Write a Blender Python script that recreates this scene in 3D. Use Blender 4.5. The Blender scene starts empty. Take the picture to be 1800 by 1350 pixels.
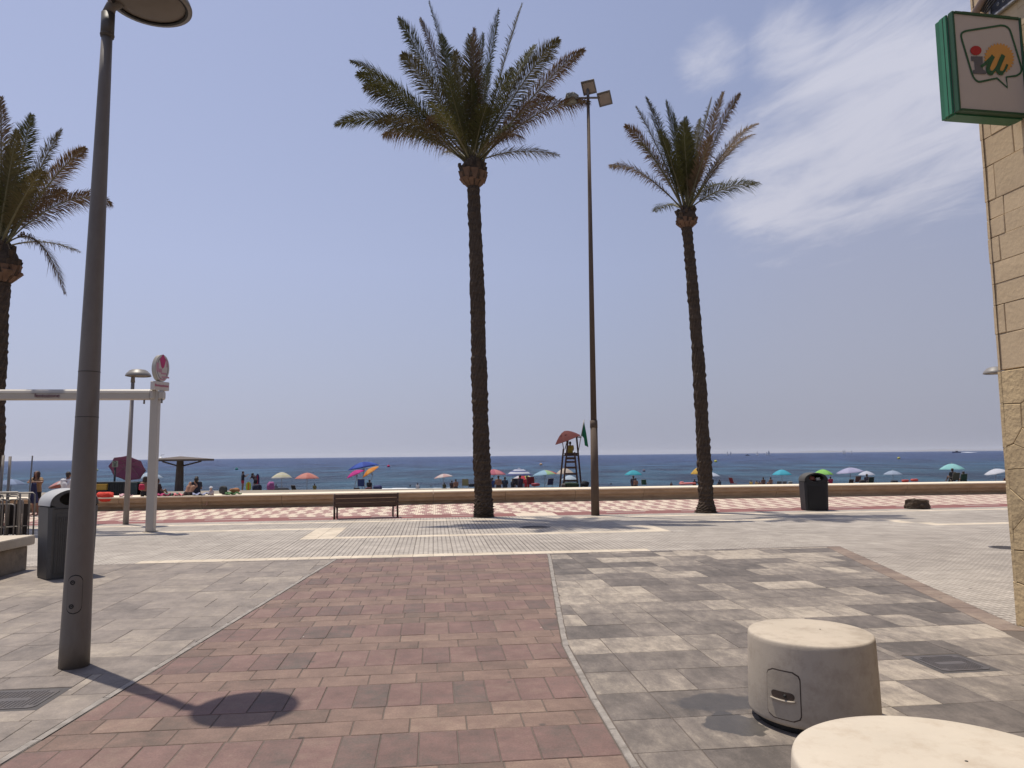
import bpy, math, random
from mathutils import Vector, Matrix
random.seed(7)
PI = math.pi
S = bpy.context.scene
C = S.collection

# ------------------------------------------------------------------ camera
F, H = 1280.0, 1.95
PITCH, ROLL = math.radians(5.62), math.radians(0.6)
fw = Vector((0, math.cos(PITCH), math.sin(PITCH))); r0 = Vector((1, 0, 0)); u0 = r0.cross(fw)
rt = r0*math.cos(ROLL) - u0*math.sin(ROLL); up = u0*math.cos(ROLL) + r0*math.sin(ROLL)
cd = bpy.data.cameras.new('camera'); cam = bpy.data.objects.new('camera', cd); C.objects.link(cam)
cd.sensor_width = 36.0; cd.lens = 36.0*F/1800.0; cd.clip_start = 0.05; cd.clip_end = 90000
m3 = Matrix((rt, up, -fw)).transposed()
cam.matrix_world = Matrix.Translation((0, 0, H)) @ m3.to_4x4()
S.camera = cam

# ------------------------------------------------------------------ sky, sun, exposure
SUN = Vector((-0.242, 0.184, 1.0)).normalized()          # direction towards the sun
elev = math.asin(SUN.z); azim = math.atan2(SUN.x, SUN.y)
w = bpy.data.worlds.new('World'); S.world = w; w.use_nodes = True
wt = w.node_tree; wt.nodes.clear(); WN = wt.nodes.new; WL = wt.links.new
def wmath(op, a, b=None, clamp=False):
    n = WN('ShaderNodeMath'); n.operation = op; n.use_clamp = clamp
    for i, v in enumerate((a, b)):
        if v is None: continue
        if isinstance(v, (int, float)): n.inputs[i].default_value = v
        else: WL(v, n.inputs[i])
    return n.outputs[0]
out = WN('ShaderNodeOutputWorld'); bg = WN('ShaderNodeBackground'); WL(bg.outputs[0], out.inputs[0])
sky = WN('ShaderNodeTexSky'); sky.sky_type = 'NISHITA'; sky.sun_disc = False
sky.sun_elevation = elev; sky.sun_rotation = azim; sky.dust_density = 3.0; sky.air_density = 1.0; sky.ozone_density = 1.6
SKYK = 0.10
bg.inputs[1].default_value = SKYK
tc = WN('ShaderNodeTexCoord'); sep = WN('ShaderNodeSeparateXYZ'); WL(tc.outputs['Generated'], sep.inputs[0])
# thin summer veil: pale lavender milk over the whole dome, thicker towards the horizon
zc = wmath('MAXIMUM', sep.outputs[2], 0.0)
veil = wmath('ADD', wmath('MULTIPLY', wmath('POWER', wmath('SUBTRACT', 1.0, zc), 5.0), 0.22), 0.66, True)
rmp = WN('ShaderNodeValToRGB'); WL(zc, rmp.inputs[0])
e = rmp.color_ramp.elements
e[0].position = 0.0; e[0].color = (0.365, 0.385, 0.485, 1)
e[1].position = 0.75; e[1].color = (0.27, 0.32, 0.53, 1)
e2 = rmp.color_ramp.elements.new(0.25); e2.color = (0.375, 0.415, 0.60, 1)
nrm0 = WN('ShaderNodeVectorMath'); nrm0.operation = 'NORMALIZE'; WL(tc.outputs['Generated'], nrm0.inputs[0])
sdot = WN('ShaderNodeVectorMath'); sdot.operation = 'DOT_PRODUCT'; WL(nrm0.outputs[0], sdot.inputs[0]); sdot.inputs[1].default_value = Vector((-.86, .3, .42)).normalized()
glow = WN('ShaderNodeMapRange'); glow.interpolation_type = 'SMOOTHSTEP'; WL(sdot.outputs['Value'], glow.inputs[0]); glow.inputs[1].default_value = -.5; glow.inputs[2].default_value = 1.0
glow.inputs[3].default_value = 0.90/SKYK; glow.inputs[4].default_value = 1.45/SKYK
vs = WN('ShaderNodeVectorMath'); vs.operation = 'SCALE'; WL(rmp.outputs[0], vs.inputs[0]); WL(glow.outputs[0], vs.inputs['Scale'])
mx = WN('ShaderNodeMix'); mx.data_type = 'RGBA'; WL(veil, mx.inputs[0]); WL(sky.outputs[0], mx.inputs[6]); WL(vs.outputs[0], mx.inputs[7])
# high wispy clouds, densest in a bank to the right of the palms
def wnoise(vec, scale, det, rough=0.6, dist=0.0):
    n = WN('ShaderNodeTexNoise'); n.inputs['Scale'].default_value = scale; n.inputs['Detail'].default_value = det
    n.inputs['Roughness'].default_value = rough; n.inputs['Distortion'].default_value = dist
    WL(vec, n.inputs['Vector']); return n.outputs[0]
# cloud layer is a flat sheet high above: project the direction on it
den = wmath('ADD', zc, 0.08)
cx = wmath('DIVIDE', sep.outputs[0], den); cy = wmath('DIVIDE', sep.outputs[1], den)
cv = WN('ShaderNodeCombineXYZ'); WL(cx, cv.inputs[0]); WL(cy, cv.inputs[1])
mp = WN('ShaderNodeMapping'); mp.vector_type = 'TEXTURE'; mp.inputs['Rotation'].default_value = (0, 0, math.radians(-66)); mp.inputs['Scale'].default_value = (1.0, 0.49, 1); WL(cv.outputs[0], mp.inputs[0])
na = wnoise(mp.outputs[0], 2.4, 10, 0.64, 0.4); nb = wnoise(mp.outputs[0], 0.9, 4, 0.5)
nrm = WN('ShaderNodeVectorMath'); nrm.operation = 'NORMALIZE'; WL(tc.outputs['Generated'], nrm.inputs[0])
def blob(px, py, rad, soft):
    d = (fw + rt*((px-900)/F) - up*((py-675)/F)).normalized()
    dt = WN('ShaderNodeVectorMath'); dt.operation = 'DISTANCE'; WL(nrm.outputs[0], dt.inputs[0]); dt.inputs[1].default_value = d
    mr = WN('ShaderNodeMapRange'); mr.interpolation_type = 'SMOOTHSTEP'; WL(dt.outputs['Value'], mr.inputs[0])
    mr.inputs[1].default_value = rad; mr.inputs[2].default_value = rad+soft; mr.inputs[3].default_value = 1; mr.inputs[4].default_value = 0
    return mr.outputs[0]
bank = wmath('MAXIMUM', blob(1580, 215, 0.04, 0.19), wmath('MULTIPLY', blob(1420, 330, 0.03, 0.16), 0.95))
bank = wmath('MAXIMUM', bank, wmath('MULTIPLY', blob(1400, 75, 0.0, 0.10), 0.85))
bank = wmath('MAXIMUM', bank, wmath('MULTIPLY', blob(1690, 150, 0.02, 0.16), 0.85))
bank = wmath('MAXIMUM', bank, wmath('MULTIPLY', blob(1250, 95, 0.0, 0.08), 0.78))
bank = wmath('MAXIMUM', bank, wmath('MULTIPLY', blob(1680, 340, 0.02, 0.12), 0.62))
bank = wmath('MAXIMUM', bank, wmath('MULTIPLY', blob(1330, 420, 0.0, 0.10), 0.42))
lowz = WN('ShaderNodeMapRange'); lowz.interpolation_type = 'SMOOTHSTEP'; WL(zc, lowz.inputs[0]); lowz.inputs[1].default_value = .16; lowz.inputs[2].default_value = .34
cl = wmath('ADD', wmath('MULTIPLY', na, 1.25), wmath('MULTIPLY', nb, 0.35))
cl = wmath('ADD', cl, wmath('MULTIPLY', bank, 0.66)); cl = wmath('SUBTRACT', cl, wmath('MULTIPLY', wmath('SUBTRACT', 1.0, lowz.outputs[0]), 0.35))
cmr = WN('ShaderNodeMapRange'); cmr.interpolation_type = 'SMOOTHSTEP'; WL(cl, cmr.inputs[0])
cmr.inputs[1].default_value = 0.97; cmr.inputs[2].default_value = 1.55; cmr.inputs[3].default_value = 0; cmr.inputs[4].default_value = 0.9
mc = WN('ShaderNodeMix'); mc.data_type = 'RGBA'; WL(cmr.outputs[0], mc.inputs[0]); WL(mx.outputs[2], mc.inputs[6])
mc.inputs[7].default_value = (0.66/SKYK, 0.67/SKYK, 0.78/SKYK, 1)
# a broad faint pale patch of high haze low on the right
pv = WN('ShaderNodeMix'); pv.data_type = 'RGBA'; WL(wmath('MULTIPLY', blob(1560, 570, 0.03, 0.34), 0.30), pv.inputs[0]); WL(mc.outputs[2], pv.inputs[6]); pv.inputs[7].default_value = (0.47/SKYK, 0.46/SKYK, 0.53/SKYK, 1)
WL(pv.outputs[2], bg.inputs[0])

sd = bpy.data.lights.new('sun', 'SUN'); so = bpy.data.objects.new('sun', sd); C.objects.link(so)
sd.energy = 5.0; sd.angle = math.radians(0.55); sd.color = (1.0, 0.92, 0.80)
so.rotation_euler = SUN.to_track_quat('Z', 'Y').to_euler()
S.view_settings.view_transform = 'Standard'; S.view_settings.look = 'None'
S.view_settings.gamma = 1.0; S.view_settings.use_curve_mapping = False; S.view_settings.exposure = -0.08

# ------------------------------------------------------------------ geometry of the place
A = math.radians(6.2); cA, sA = math.cos(A), math.sin(A)   # the paving runs 6.2 degrees off the view
def xy(u, v, z=0.0): return Vector((u*cA - v*sA, u*sA + v*cA, z))
def ray(x, y): return fw + rt*((x-900)/F) - up*((y-675)/F)
def g(x, y, z=0.0):
    d = ray(x, y); return Vector((0, 0, H)) + d*((z-H)/d.z)
def at(x, y, Y):
    d = ray(x, y); return Vector((0, 0, H)) + d*(Y/d.y)
def on_plane(x, y, P, N):
    d = ray(x, y); o = Vector((0, 0, H)); return o + d*((P-o).dot(N)/d.dot(N))
def uv(p): return (p.x*cA + p.y*sA, -p.x*sA + p.y*cA)
SEA = -1.6
def zs(Y):                                               # beach profile by distance
    if Y <= 36: return 0.33
    if Y <= 38: return 0.33 - 0.02*(Y-36)
    return 0.29 - 0.046*(Y-38)

# ------------------------------------------------------------------ materials
MATS = {}
KA = 0.83      # lowers all base colours so shadows deepen under the stronger sun
def mat(name, col, rough=0.75, var=0.12, vscale=3.0, bump=0.15, bscale=30.0, metal=0.0, spec=0.4, island=0.0,
        dark=None, dscale=1.2, damt=0.0, stretch=(1, 1, 1), trans=0.0, coords='pos'):
    if name in MATS: return MATS[name]
    col = tuple(c*KA for c in col)
    if dark: dark = tuple(c*KA for c in dark)
    m = bpy.data.materials.new(name); m.use_nodes = True; t = m.node_tree; N = t.nodes.new; L = t.links.new
    b = t.nodes['Principled BSDF']; b.inputs['Roughness'].default_value = rough; b.inputs['Metallic'].default_value = metal
    b.inputs['Specular IOR Level'].default_value = spec
    if coords == 'pos': vec = N('ShaderNodeNewGeometry').outputs['Position']
    else: vec = N('ShaderNodeTexCoord').outputs['Object']
    if stretch != (1, 1, 1):
        mp = N('ShaderNodeMapping'); mp.inputs['Scale'].default_value = stretch; mp.inputs['Rotation'].default_value = (0, 0, 0); L(vec, mp.inputs[0]); vec = mp.outputs[0]
    n = N('ShaderNodeTexNoise'); n.inputs['Scale'].default_value = vscale; n.inputs['Detail'].default_value = 6; n.inputs['Roughness'].default_value = 0.62; L(vec, n.inputs[0])
    f = n.outputs[0]
    if island:
        gi = N('ShaderNodeNewGeometry'); oi = N('ShaderNodeObjectInfo')
        a1 = N('ShaderNodeMath'); a1.operation = 'ADD'; L(gi.outputs['Random Per Island'], a1.inputs[0]); L(oi.outputs['Random'], a1.inputs[1])
        a2 = N('ShaderNodeMath'); a2.operation = 'FRACT'; L(a1.outputs[0], a2.inputs[0])
        mm = N('ShaderNodeMix'); mm.data_type = 'FLOAT'; mm.inputs[0].default_value = island; L(f, mm.inputs[2]); L(a2.outputs[0], mm.inputs[3]); f = mm.outputs[0]
    r = N('ShaderNodeValToRGB'); L(f, r.inputs[0])
    lo = 0.0 if island else 0.25; hi = 1.0 if island else 0.75
    r.color_ramp.elements[0].position = lo; r.color_ramp.elements[1].position = hi
    r.color_ramp.elements[0].color = tuple(max(0, c*(1-var)) for c in col)+(1,)
    r.color_ramp.elements[1].color = tuple(min(1, c*(1+var)) for c in col)+(1,)
    colout = r.outputs[0]
    if dark and damt:
        n3 = N('ShaderNodeTexNoise'); n3.inputs['Scale'].default_value = dscale; n3.inputs['Detail'].default_value = 8; n3.inputs['Roughness'].default_value = 0.7; L(vec, n3.inputs[0])
        mr = N('ShaderNodeMapRange'); L(n3.outputs[0], mr.inputs[0]); mr.inputs[1].default_value = 0.48; mr.inputs[2].default_value = 0.72; mr.inputs[4].default_value = damt
        mm = N('ShaderNodeMix'); mm.data_type = 'RGBA'; L(mr.outputs[0], mm.inputs[0]); L(colout, mm.inputs[6]); mm.inputs[7].default_value = tuple(dark)+(1,); colout = mm.outputs[2]
    L(colout, b.inputs['Base Color'])
    if bump:
        n2 = N('ShaderNodeTexNoise'); n2.inputs['Scale'].default_value = bscale; n2.inputs['Detail'].default_value = 5; L(vec, n2.inputs[0])
        bp = N('ShaderNodeBump'); bp.inputs['Strength'].default_value = bump; bp.inputs['Distance'].default_value = 0.02; L(n2.outputs[0], bp.inputs['Height']); L(bp.outputs[0], b.inputs['Normal'])
    if trans:
        tr = N('ShaderNodeBsdfTranslucent'); L(colout, tr.inputs[0]); ms = N('ShaderNodeMixShader'); ms.inputs[0].default_value = trans
        L(b.outputs[0], ms.inputs[1]); L(tr.outputs[0], ms.inputs[2]); L(ms.outputs[0], t.nodes['Material Output'].inputs[0])
    MATS[name] = m; return m

def paver_mat(name, stops, spread=0.55, streak=(1.2, 5.0, 1), wet=False, groove=0.0, rough=0.72, rot=A, bigscale=0.9, fine=0.12, cell=0.4, amp=1.5):
    """stone slabs: a tone for each slab, cloudy weathering that runs along it, fine grain, spots of dirt"""
    stops = [(p_, tuple(c*KA for c in c_)) for p_, c_ in stops]
    m = bpy.data.materials.new(name); m.use_nodes = True; t = m.node_tree; N = t.nodes.new; L = t.links.new
    b = t.nodes['Principled BSDF']; b.inputs['Specular IOR Level'].default_value = 0.35
    pos = N('ShaderNodeNewGeometry').outputs['Position']
    rotn = N('ShaderNodeMapping'); rotn.inputs['Rotation'].default_value = (0, 0, -rot); L(pos, rotn.inputs[0]); P = rotn.outputs[0]
    def M(op, a, c=None, clamp=False):
        n = N('ShaderNodeMath'); n.operation = op; n.use_clamp = clamp
        for i, v in enumerate((a, c)):
            if v is None: continue
            if isinstance(v, (int, float)): n.inputs[i].default_value = v
            else: L(v, n.inputs[i])
        return n.outputs[0]
    def noise(scale, det=6, st=None, rough_=0.6, off=None):
        v = P
        if st or off is not None:
            mp = N('ShaderNodeMapping'); L(v, mp.inputs[0])
            if st: mp.inputs['Scale'].default_value = st
            if off is not None:
                cb = N('ShaderNodeCombineXYZ'); L(off, cb.inputs[0]); L(off, cb.inputs[1]); L(cb.outputs[0], mp.inputs['Location'])
            v = mp.outputs[0]
        n = N('ShaderNodeTexNoise'); n.inputs['Scale'].default_value = scale; n.inputs['Detail'].default_value = det; n.inputs['Roughness'].default_value = rough_
        L(v, n.inputs[0]); return n.outputs[0]
    gi = N('ShaderNodeNewGeometry'); oi = N('ShaderNodeObjectInfo')
    rnd = M('FRACT', M('ADD', gi.outputs['Random Per Island'], M('MULTIPLY', oi.outputs['Random'], 7.31)))
    off = M('MULTIPLY', rnd, 37.0)
    big = noise(bigscale, 4, None, 0.5)
    st = noise(2.6, 10, streak, 0.78, off)
    f = M('ADD', M('MULTIPLY', rnd, spread), M('ADD', M('MULTIPLY', M('SUBTRACT', st, 0.5), amp), M('MULTIPLY', M('SUBTRACT', big, 0.5), 0.7)))
    f = M('ADD', f, 0.5-spread/2, True)
    r = N('ShaderNodeValToRGB'); L(f, r.inputs[0]); el = r.color_ramp.elements
    el[0].position, el[0].color = stops[0][0], tuple(stops[0][1])+(1,)
    el[1].position, el[1].color = stops[-1][0], tuple(stops[-1][1])+(1,)
    for p_, c_ in stops[1:-1]: q = el.new(p_); q.color = tuple(c_)+(1,)
    col = r.outputs[0]
    def mixc(fac, c, mode='MIX'):
        n = N('ShaderNodeMix'); n.data_type = 'RGBA'; n.blend_type = mode
        if isinstance(fac, (int, float)): n.inputs[0].default_value = fac
        else: L(fac, n.inputs[0])
        L(col, n.inputs[6])
        if isinstance(c, tuple): n.inputs[7].default_value = c+(1,)
        else: L(c, n.inputs[7])
        return n.outputs[2]
    # grain
    gr = noise(70, 4, None, 0.7); gmr = N('ShaderNodeMapRange'); L(gr, gmr.inputs[0]); gmr.inputs[1].default_value = .3; gmr.inputs[2].default_value = .7; gmr.inputs[3].default_value = 1-fine; gmr.inputs[4].default_value = 1+fine
    cc = N('ShaderNodeCombineXYZ'); [L(gmr.outputs[0], cc.inputs[i]) for i in range(3)]
    col = mixc(1.0, cc.outputs[0], 'MULTIPLY')
    # dark spots and pale gum
    vo = N('ShaderNodeTexVoronoi'); vo.inputs['Scale'].default_value = 1.7; L(P, vo.inputs[0])
    nz = noise(14, 3)
    sp = N('ShaderNodeMapRange'); L(M('ADD', vo.outputs['Distance'], M('MULTIPLY', nz, 0.06)), sp.inputs[0]); sp.inputs[1].default_value = 0.06; sp.inputs[2].default_value = 0.085; sp.inputs[3].default_value = 0.7; sp.inputs[4].default_value = 0
    col = mixc(sp.outputs[0], (0.06, 0.05, 0.045))
    vo2 = N('ShaderNodeTexVoronoi'); vo2.inputs['Scale'].default_value = 1.1; L(P, vo2.inputs[0])
    sp2 = N('ShaderNodeMapRange'); L(M('ADD', vo2.outputs['Distance'], M('MULTIPLY', nz, 0.04)), sp2.inputs[0]); sp2.inputs[1].default_value = 0.03; sp2.inputs[2].default_value = 0.042; sp2.inputs[3].default_value = 0.6; sp2.inputs[4].default_value = 0
    col = mixc(sp2.outputs[0], (0.55, 0.5, 0.46))
    gm = N('ShaderNodeMapRange'); L(noise(2.3, 8, None, .7), gm.inputs[0]); gm.inputs[1].default_value = .35; gm.inputs[2].default_value = .62; gm.inputs[3].default_value = .80; gm.inputs[4].default_value = 1.07
    cg = N('ShaderNodeCombineXYZ'); [L(gm.outputs[0], cg.inputs[i]) for i in range(3)]
    col = mixc(1.0, cg.outputs[0], 'MULTIPLY')
    rough_out = None
    bumpin = M('ADD', M('MULTIPLY', gr, 0.5), M('MULTIPLY', noise(18, 5), 0.6))
    if groove:                                            # relief of small raised buttons pressed in each tile
        sx = N('ShaderNodeSeparateXYZ'); L(P, sx.inputs[0])
        def gl(o, shift):
            fr = M('FRACT', M('DIVIDE', M('ADD', o, 100.0+shift), groove))
            a = M('ABSOLUTE', M('SUBTRACT', fr, 0.5))
            mr = N('ShaderNodeMapRange'); mr.interpolation_type = 'SMOOTHSTEP'; L(a, mr.inputs[0]); mr.inputs[1].default_value = 0.30; mr.inputs[2].default_value = 0.44
            return mr.outputs[0]
        gg = M('MAXIMUM', gl(sx.outputs[0], 0), gl(sx.outputs[1], 0))
        wear = noise(0.35, 3, None, 0.5)
        wm = N('ShaderNodeMapRange'); L(wear, wm.inputs[0]); wm.inputs[1].default_value = .38; wm.inputs[2].default_value = .6; wm.inputs[3].default_value = .55; wm.inputs[4].default_value = .9
        col = mixc(M('MULTIPLY', gg, wm.outputs[0]), (0.13, 0.11, 0.095))
        bumpin = M('SUBTRACT', bumpin, M('MULTIPLY', gg, 2.0))
    if wet:
        sx = N('ShaderNodeSeparateXYZ'); L(pos, sx.inputs[0])
        def spot(cx_, cy_, rx, ry, lo, hi, amt):
            dx = M('DIVIDE', M('SUBTRACT', sx.outputs[0], cx_), rx); dy = M('DIVIDE', M('SUBTRACT', sx.outputs[1], cy_), ry)
            d = M('SQRT', M('ADD', M('MULTIPLY', dx, dx), M('MULTIPLY', dy, dy)))
            d = M('ADD', d, M('MULTIPLY', M('SUBTRACT', noise(5, 5), 0.5), 1.3))
            mr = N('ShaderNodeMapRange'); L(d, mr.inputs[0]); mr.inputs[1].default_value = lo; mr.inputs[2].default_value = hi; mr.inputs[3].default_value = amt; mr.inputs[4].default_value = 0
            return mr.outputs[0]
        p1 = g(1245, 1242); p2 = g(1300, 1280); p3 = g(480+20, 1200)
        st1 = spot(p1.x+.12, p1.y+.1, 0.42, 0.22, 0.8, 1.05, 0.72)
        st2 = spot(p2.x, p2.y+.08, 0.25, 0.27, 0.85, 0.92, 0.82)
        allw = M('MAXIMUM', st1, st2)
        col = mixc(allw, (0.045, 0.042, 0.04))
        rough_out = M('SUBTRACT', rough, M('MULTIPLY', allw, 0.3))
    L(col, b.inputs['Base Color'])
    if rough_out is not None: L(rough_out, b.inputs['Roughness'])
    else: b.inputs['Roughness'].default_value = rough
    bp = N('ShaderNodeBump'); bp.inputs['Strength'].default_value = 0.35; bp.inputs['Distance'].default_value = 0.006; L(bumpin, bp.inputs['Height']); L(bp.outputs[0], b.inputs['Normal'])
    MATS[name] = m; return m

# ------------------------------------------------------------------ mesh building
class MB:
    def __init__(s): s.v = []; s.f = []; s.m = []; s.sm = []
    def add(s, vs, fs, mi=0, smooth=False, M=None):
        o = len(s.v)
        s.v += [tuple(M @ Vector(p)) if M else tuple(p) for p in vs]
        for f in fs: s.f.append([i+o for i in f]); s.m.append(mi); s.sm.append(smooth)
        return s
    def box(s, c, d, mi=0, M=None, ch=0.0):
        x, y, z = c; a, b, h = d[0]/2, d[1]/2, d[2]/2
        if ch <= 0:
            vs = [(x+i*a, y+j*b, z+k*h) for k in (-1, 1) for i, j in ((-1, -1), (1, -1), (1, 1), (-1, 1))]
            return s.add(vs, [(3, 2, 1, 0), (4, 5, 6, 7), (0, 1, 5, 4), (1, 2, 6, 5), (2, 3, 7, 6), (3, 0, 4, 7)], mi, False, M)
        ch = min(ch, a*.9, b*.9, h*.9)
        return s.prism([(x-a+ch, y-b), (x+a-ch, y-b), (x+a, y-b+ch), (x+a, y+b-ch), (x+a-ch, y+b), (x-a+ch, y+b), (x-a, y+b-ch), (x-a, y-b+ch)], z-h, z+h, mi, M, ch)
    def prism(s, poly, z0, z1, mi=0, M=None, ch=0.0, smooth=False):
        n = len(poly); cx = sum(p[0] for p in poly)/n; cy = sum(p[1] for p in poly)/n
        def ring(k, z):
            if k == 0: return [(p[0], p[1], z) for p in poly]
            o = []
            for p in poly:
                dx, dy = cx-p[0], cy-p[1]; l = math.hypot(dx, dy) or 1; q = min(k, l*.5); o.append((p[0]+dx/l*q, p[1]+dy/l*q, z))
            return o
        rings = [ring(ch, z0), ring(0, z0+ch), ring(0, z1-ch), ring(ch, z1)] if ch else [ring(0, z0), ring(0, z1)]
        vs = [p for r in rings for p in r]; fs = [tuple(range(n-1, -1, -1)), tuple((len(rings)-1)*n+i for i in range(n))]
        for k in range(len(rings)-1):
            for i in range(n): j = (i+1) % n; fs.append((k*n+i, k*n+j, (k+1)*n+j, (k+1)*n+i))
        return s.add(vs, fs, mi, smooth, M)
    def tube(s, pts, rad, n=10, mi=0, cap=True, smooth=True, M=None, flat=1.0):
        pts = [Vector(p) for p in pts]; N_ = len(pts)
        if isinstance(rad, (int, float)): rad = [rad]*N_
        T = (pts[1]-pts[0]).normalized(); U = T.orthogonal().normalized()
        vs = []
        for i, p in enumerate(pts):
            a = pts[max(i-1, 0)]; b = pts[min(i+1, N_-1)]; T = (b-a).normalized()
            U = (U - T*U.dot(T)).normalized(); W = T.cross(U)
            for k in range(n):
                an = 2*PI*k/n; vs.append(p + (U*math.cos(an) + W*math.sin(an)*flat)*rad[i])
        fs = []
        for i in range(N_-1):
            for k in range(n): j = (k+1) % n; fs.append((i*n+k, i*n+j, (i+1)*n+j, (i+1)*n+k))
        if cap: fs += [tuple(range(n-1, -1, -1)), tuple((N_-1)*n+k for k in range(n))]
        return s.add(vs, fs, mi, smooth, M)
    def lathe(s, prof, n=32, mi=0, M=None, smooth=True, cap=True):
        vs = [(r*math.cos(2*PI*k/n), r*math.sin(2*PI*k/n), z) for r, z in prof for k in range(n)]
        fs = []
        for i in range(len(prof)-1):
            for k in range(n): j = (k+1) % n; fs.append((i*n+k, i*n+j, (i+1)*n+j, (i+1)*n+k))
        if cap:
            if prof[0][0] > 1e-4: fs.append(tuple(range(n-1, -1, -1)))
            if prof[-1][0] > 1e-4: fs.append(tuple((len(prof)-1)*n+k for k in range(n)))
        return s.add(vs, fs, mi, smooth, M)
    def ball(s, c, r, n=10, mi=0, M=None):
        c = Vector(c); r = (r, r, r) if isinstance(r, (int, float)) else r; vs = []; h = n//2
        for i in range(h+1):
            a = -PI/2 + PI*i/h
            for k in range(n): b = 2*PI*k/n; vs.append(c+Vector((r[0]*math.cos(a)*math.cos(b), r[1]*math.cos(a)*math.sin(b), r[2]*math.sin(a))))
        fs = [(i*n+k, i*n+(k+1) % n, (i+1)*n+(k+1) % n, (i+1)*n+k) for i in range(h) for k in range(n)]
        return s.add(vs, fs, mi, True, M)
    def mesh(s, name, mats):
        me = bpy.data.meshes.new(name); me.from_pydata(s.v, [], s.f)
        for m_ in (mats if isinstance(mats, (list, tuple)) else [mats]): me.materials.append(m_)
        me.polygons.foreach_set('material_index', s.m); me.polygons.foreach_set('use_smooth', s.sm)
        me.validate(); me.update(); return me
    def build(s, name, mats, parent=None, loc=None, rz=0.0):
        return link(s.mesh(name, mats), name, parent, loc, rz)
def link(me, name, parent=None, loc=None, rz=0.0):
    o = bpy.data.objects.new(name, me); C.objects.link(o)
    if parent: o.parent = parent
    if loc is not None: o.location = loc
    if rz: o.rotation_euler = (0, 0, rz)
    return o
def tag(o, label=None, cat=None, group=None, kind=None):
    for k, v in (('label', label), ('category', cat), ('group', group), ('kind', kind)):
        if v: o[k] = v
    return o
def thing(name, label, cat, loc=(0, 0, 0), rz=0.0, group=None, kind=None):
    o = bpy.data.objects.new(name, None); C.objects.link(o); o.location = loc; o.rotation_euler = (0, 0, rz); o.empty_display_size = .2
    return tag(o, label, cat, group, kind)
def copy_thing(root, loc, rz, label, group=None):
    r = root.copy(); C.objects.link(r); r.location = loc; r.rotation_euler = (0, 0, rz); r['label'] = label
    if group: r['group'] = group
    for ch in list(root.children):
        c = ch.copy(); C.objects.link(c); c.parent = r
        for q in list(ch.children): d = q.copy(); C.objects.link(d); d.parent = c
    return r
def textmesh(txt, size, m, depth=0.004, align='CENTER'):
    cu = bpy.data.curves.new('lettering', 'FONT'); cu.body = txt; cu.size = size; cu.extrude = depth; cu.align_x = align; cu.align_y = 'CENTER'; cu.resolution_u = 3
    o = bpy.data.objects.new('lettering', cu); C.objects.link(o); dg = bpy.context.evaluated_depsgraph_get()
    me = bpy.data.meshes.new_from_object(o.evaluated_get(dg)); bpy.data.objects.remove(o); me.materials.clear(); me.materials.append(m); me.name = 'lettering'; return me

# ================================================================== GROUND
earth = mat('mortar_bed', (0.135, 0.11, 0.092), 0.95, 0.25, 6, 0.4, 40)
sand_m = mat('beach_sand', (0.27, 0.235, 0.185), 0.95, 0.2, 0.6, 0.6, 2.2, dark=(0.18, 0.15, 0.115), dscale=0.9, damt=0.6)
gb = MB(); gb.prism([tuple(xy(*p)[:2]) for p in ((-60, -14), (60, -14), (60, 29.6), (-60, 29.6))], -0.6, -0.005)
tag(gb.build('ground', earth), kind='structure')

S_ = 1.1471
def left_line(v):            # joint between the grey slabs on the left and the red bricks
    return -2.44*S_ + (v-4.61*S_)*(0.81/8.10)
RB = [(1.60, 14.62+.3), (2.248, 14.29)]
RPTS = [(1.262, 1.0), (1.262, 4.657), (1.285, 5.94), (1.354, 7.617), (1.503, 8.775), (2.25, 14.30), (2.30, 14.62)]
def right_line(v):
    for (ua, va), (ub, vb) in zip(RPTS, RPTS[1:]):
        if v <= vb or (ub, vb) == RPTS[-1]: return ua + (ub-ua)*(v-va)/(vb-va)
def slope(fn, v): return (fn(v+.05)-fn(v-.05))/.1
VF = 14.60                    # front edge of the tiled promenade
def border_line(v): return 8.42 + (v-14.62)*(8.42-6.49)/(14.62-7.71)
def clip(poly, a, b, c):      # keep a*u+b*v<=c
    o = []
    for i in range(len(poly)):
        p, q = poly[i], poly[(i+1) % len(poly)]; fp = a*p[0]+b*p[1]-c; fq = a*q[0]+b*q[1]-c
        if fp <= 0: o.append(p)
        if (fp < 0 < fq) or (fq < 0 < fp): t = fp/(fp-fq); o.append((p[0]+(q[0]-p[0])*t, p[1]+(q[1]-p[1])*t))
    return o
def area(p): return abs(sum(p[i][0]*p[(i+1) % len(p)][1]-p[(i+1) % len(p)][0]*p[i][1] for i in range(len(p))))/2
def clip_fn(poly, fn, side, off=0.0):      # side=+1 keeps u<fn(v), -1 keeps u>fn(v)
    if not poly: return poly
    vm = sum(p[1] for p in poly)/len(poly); k = slope(fn, vm); u_ = fn(vm)
    return clip(poly, side, -side*k, side*(u_-k*vm) + off)
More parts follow.
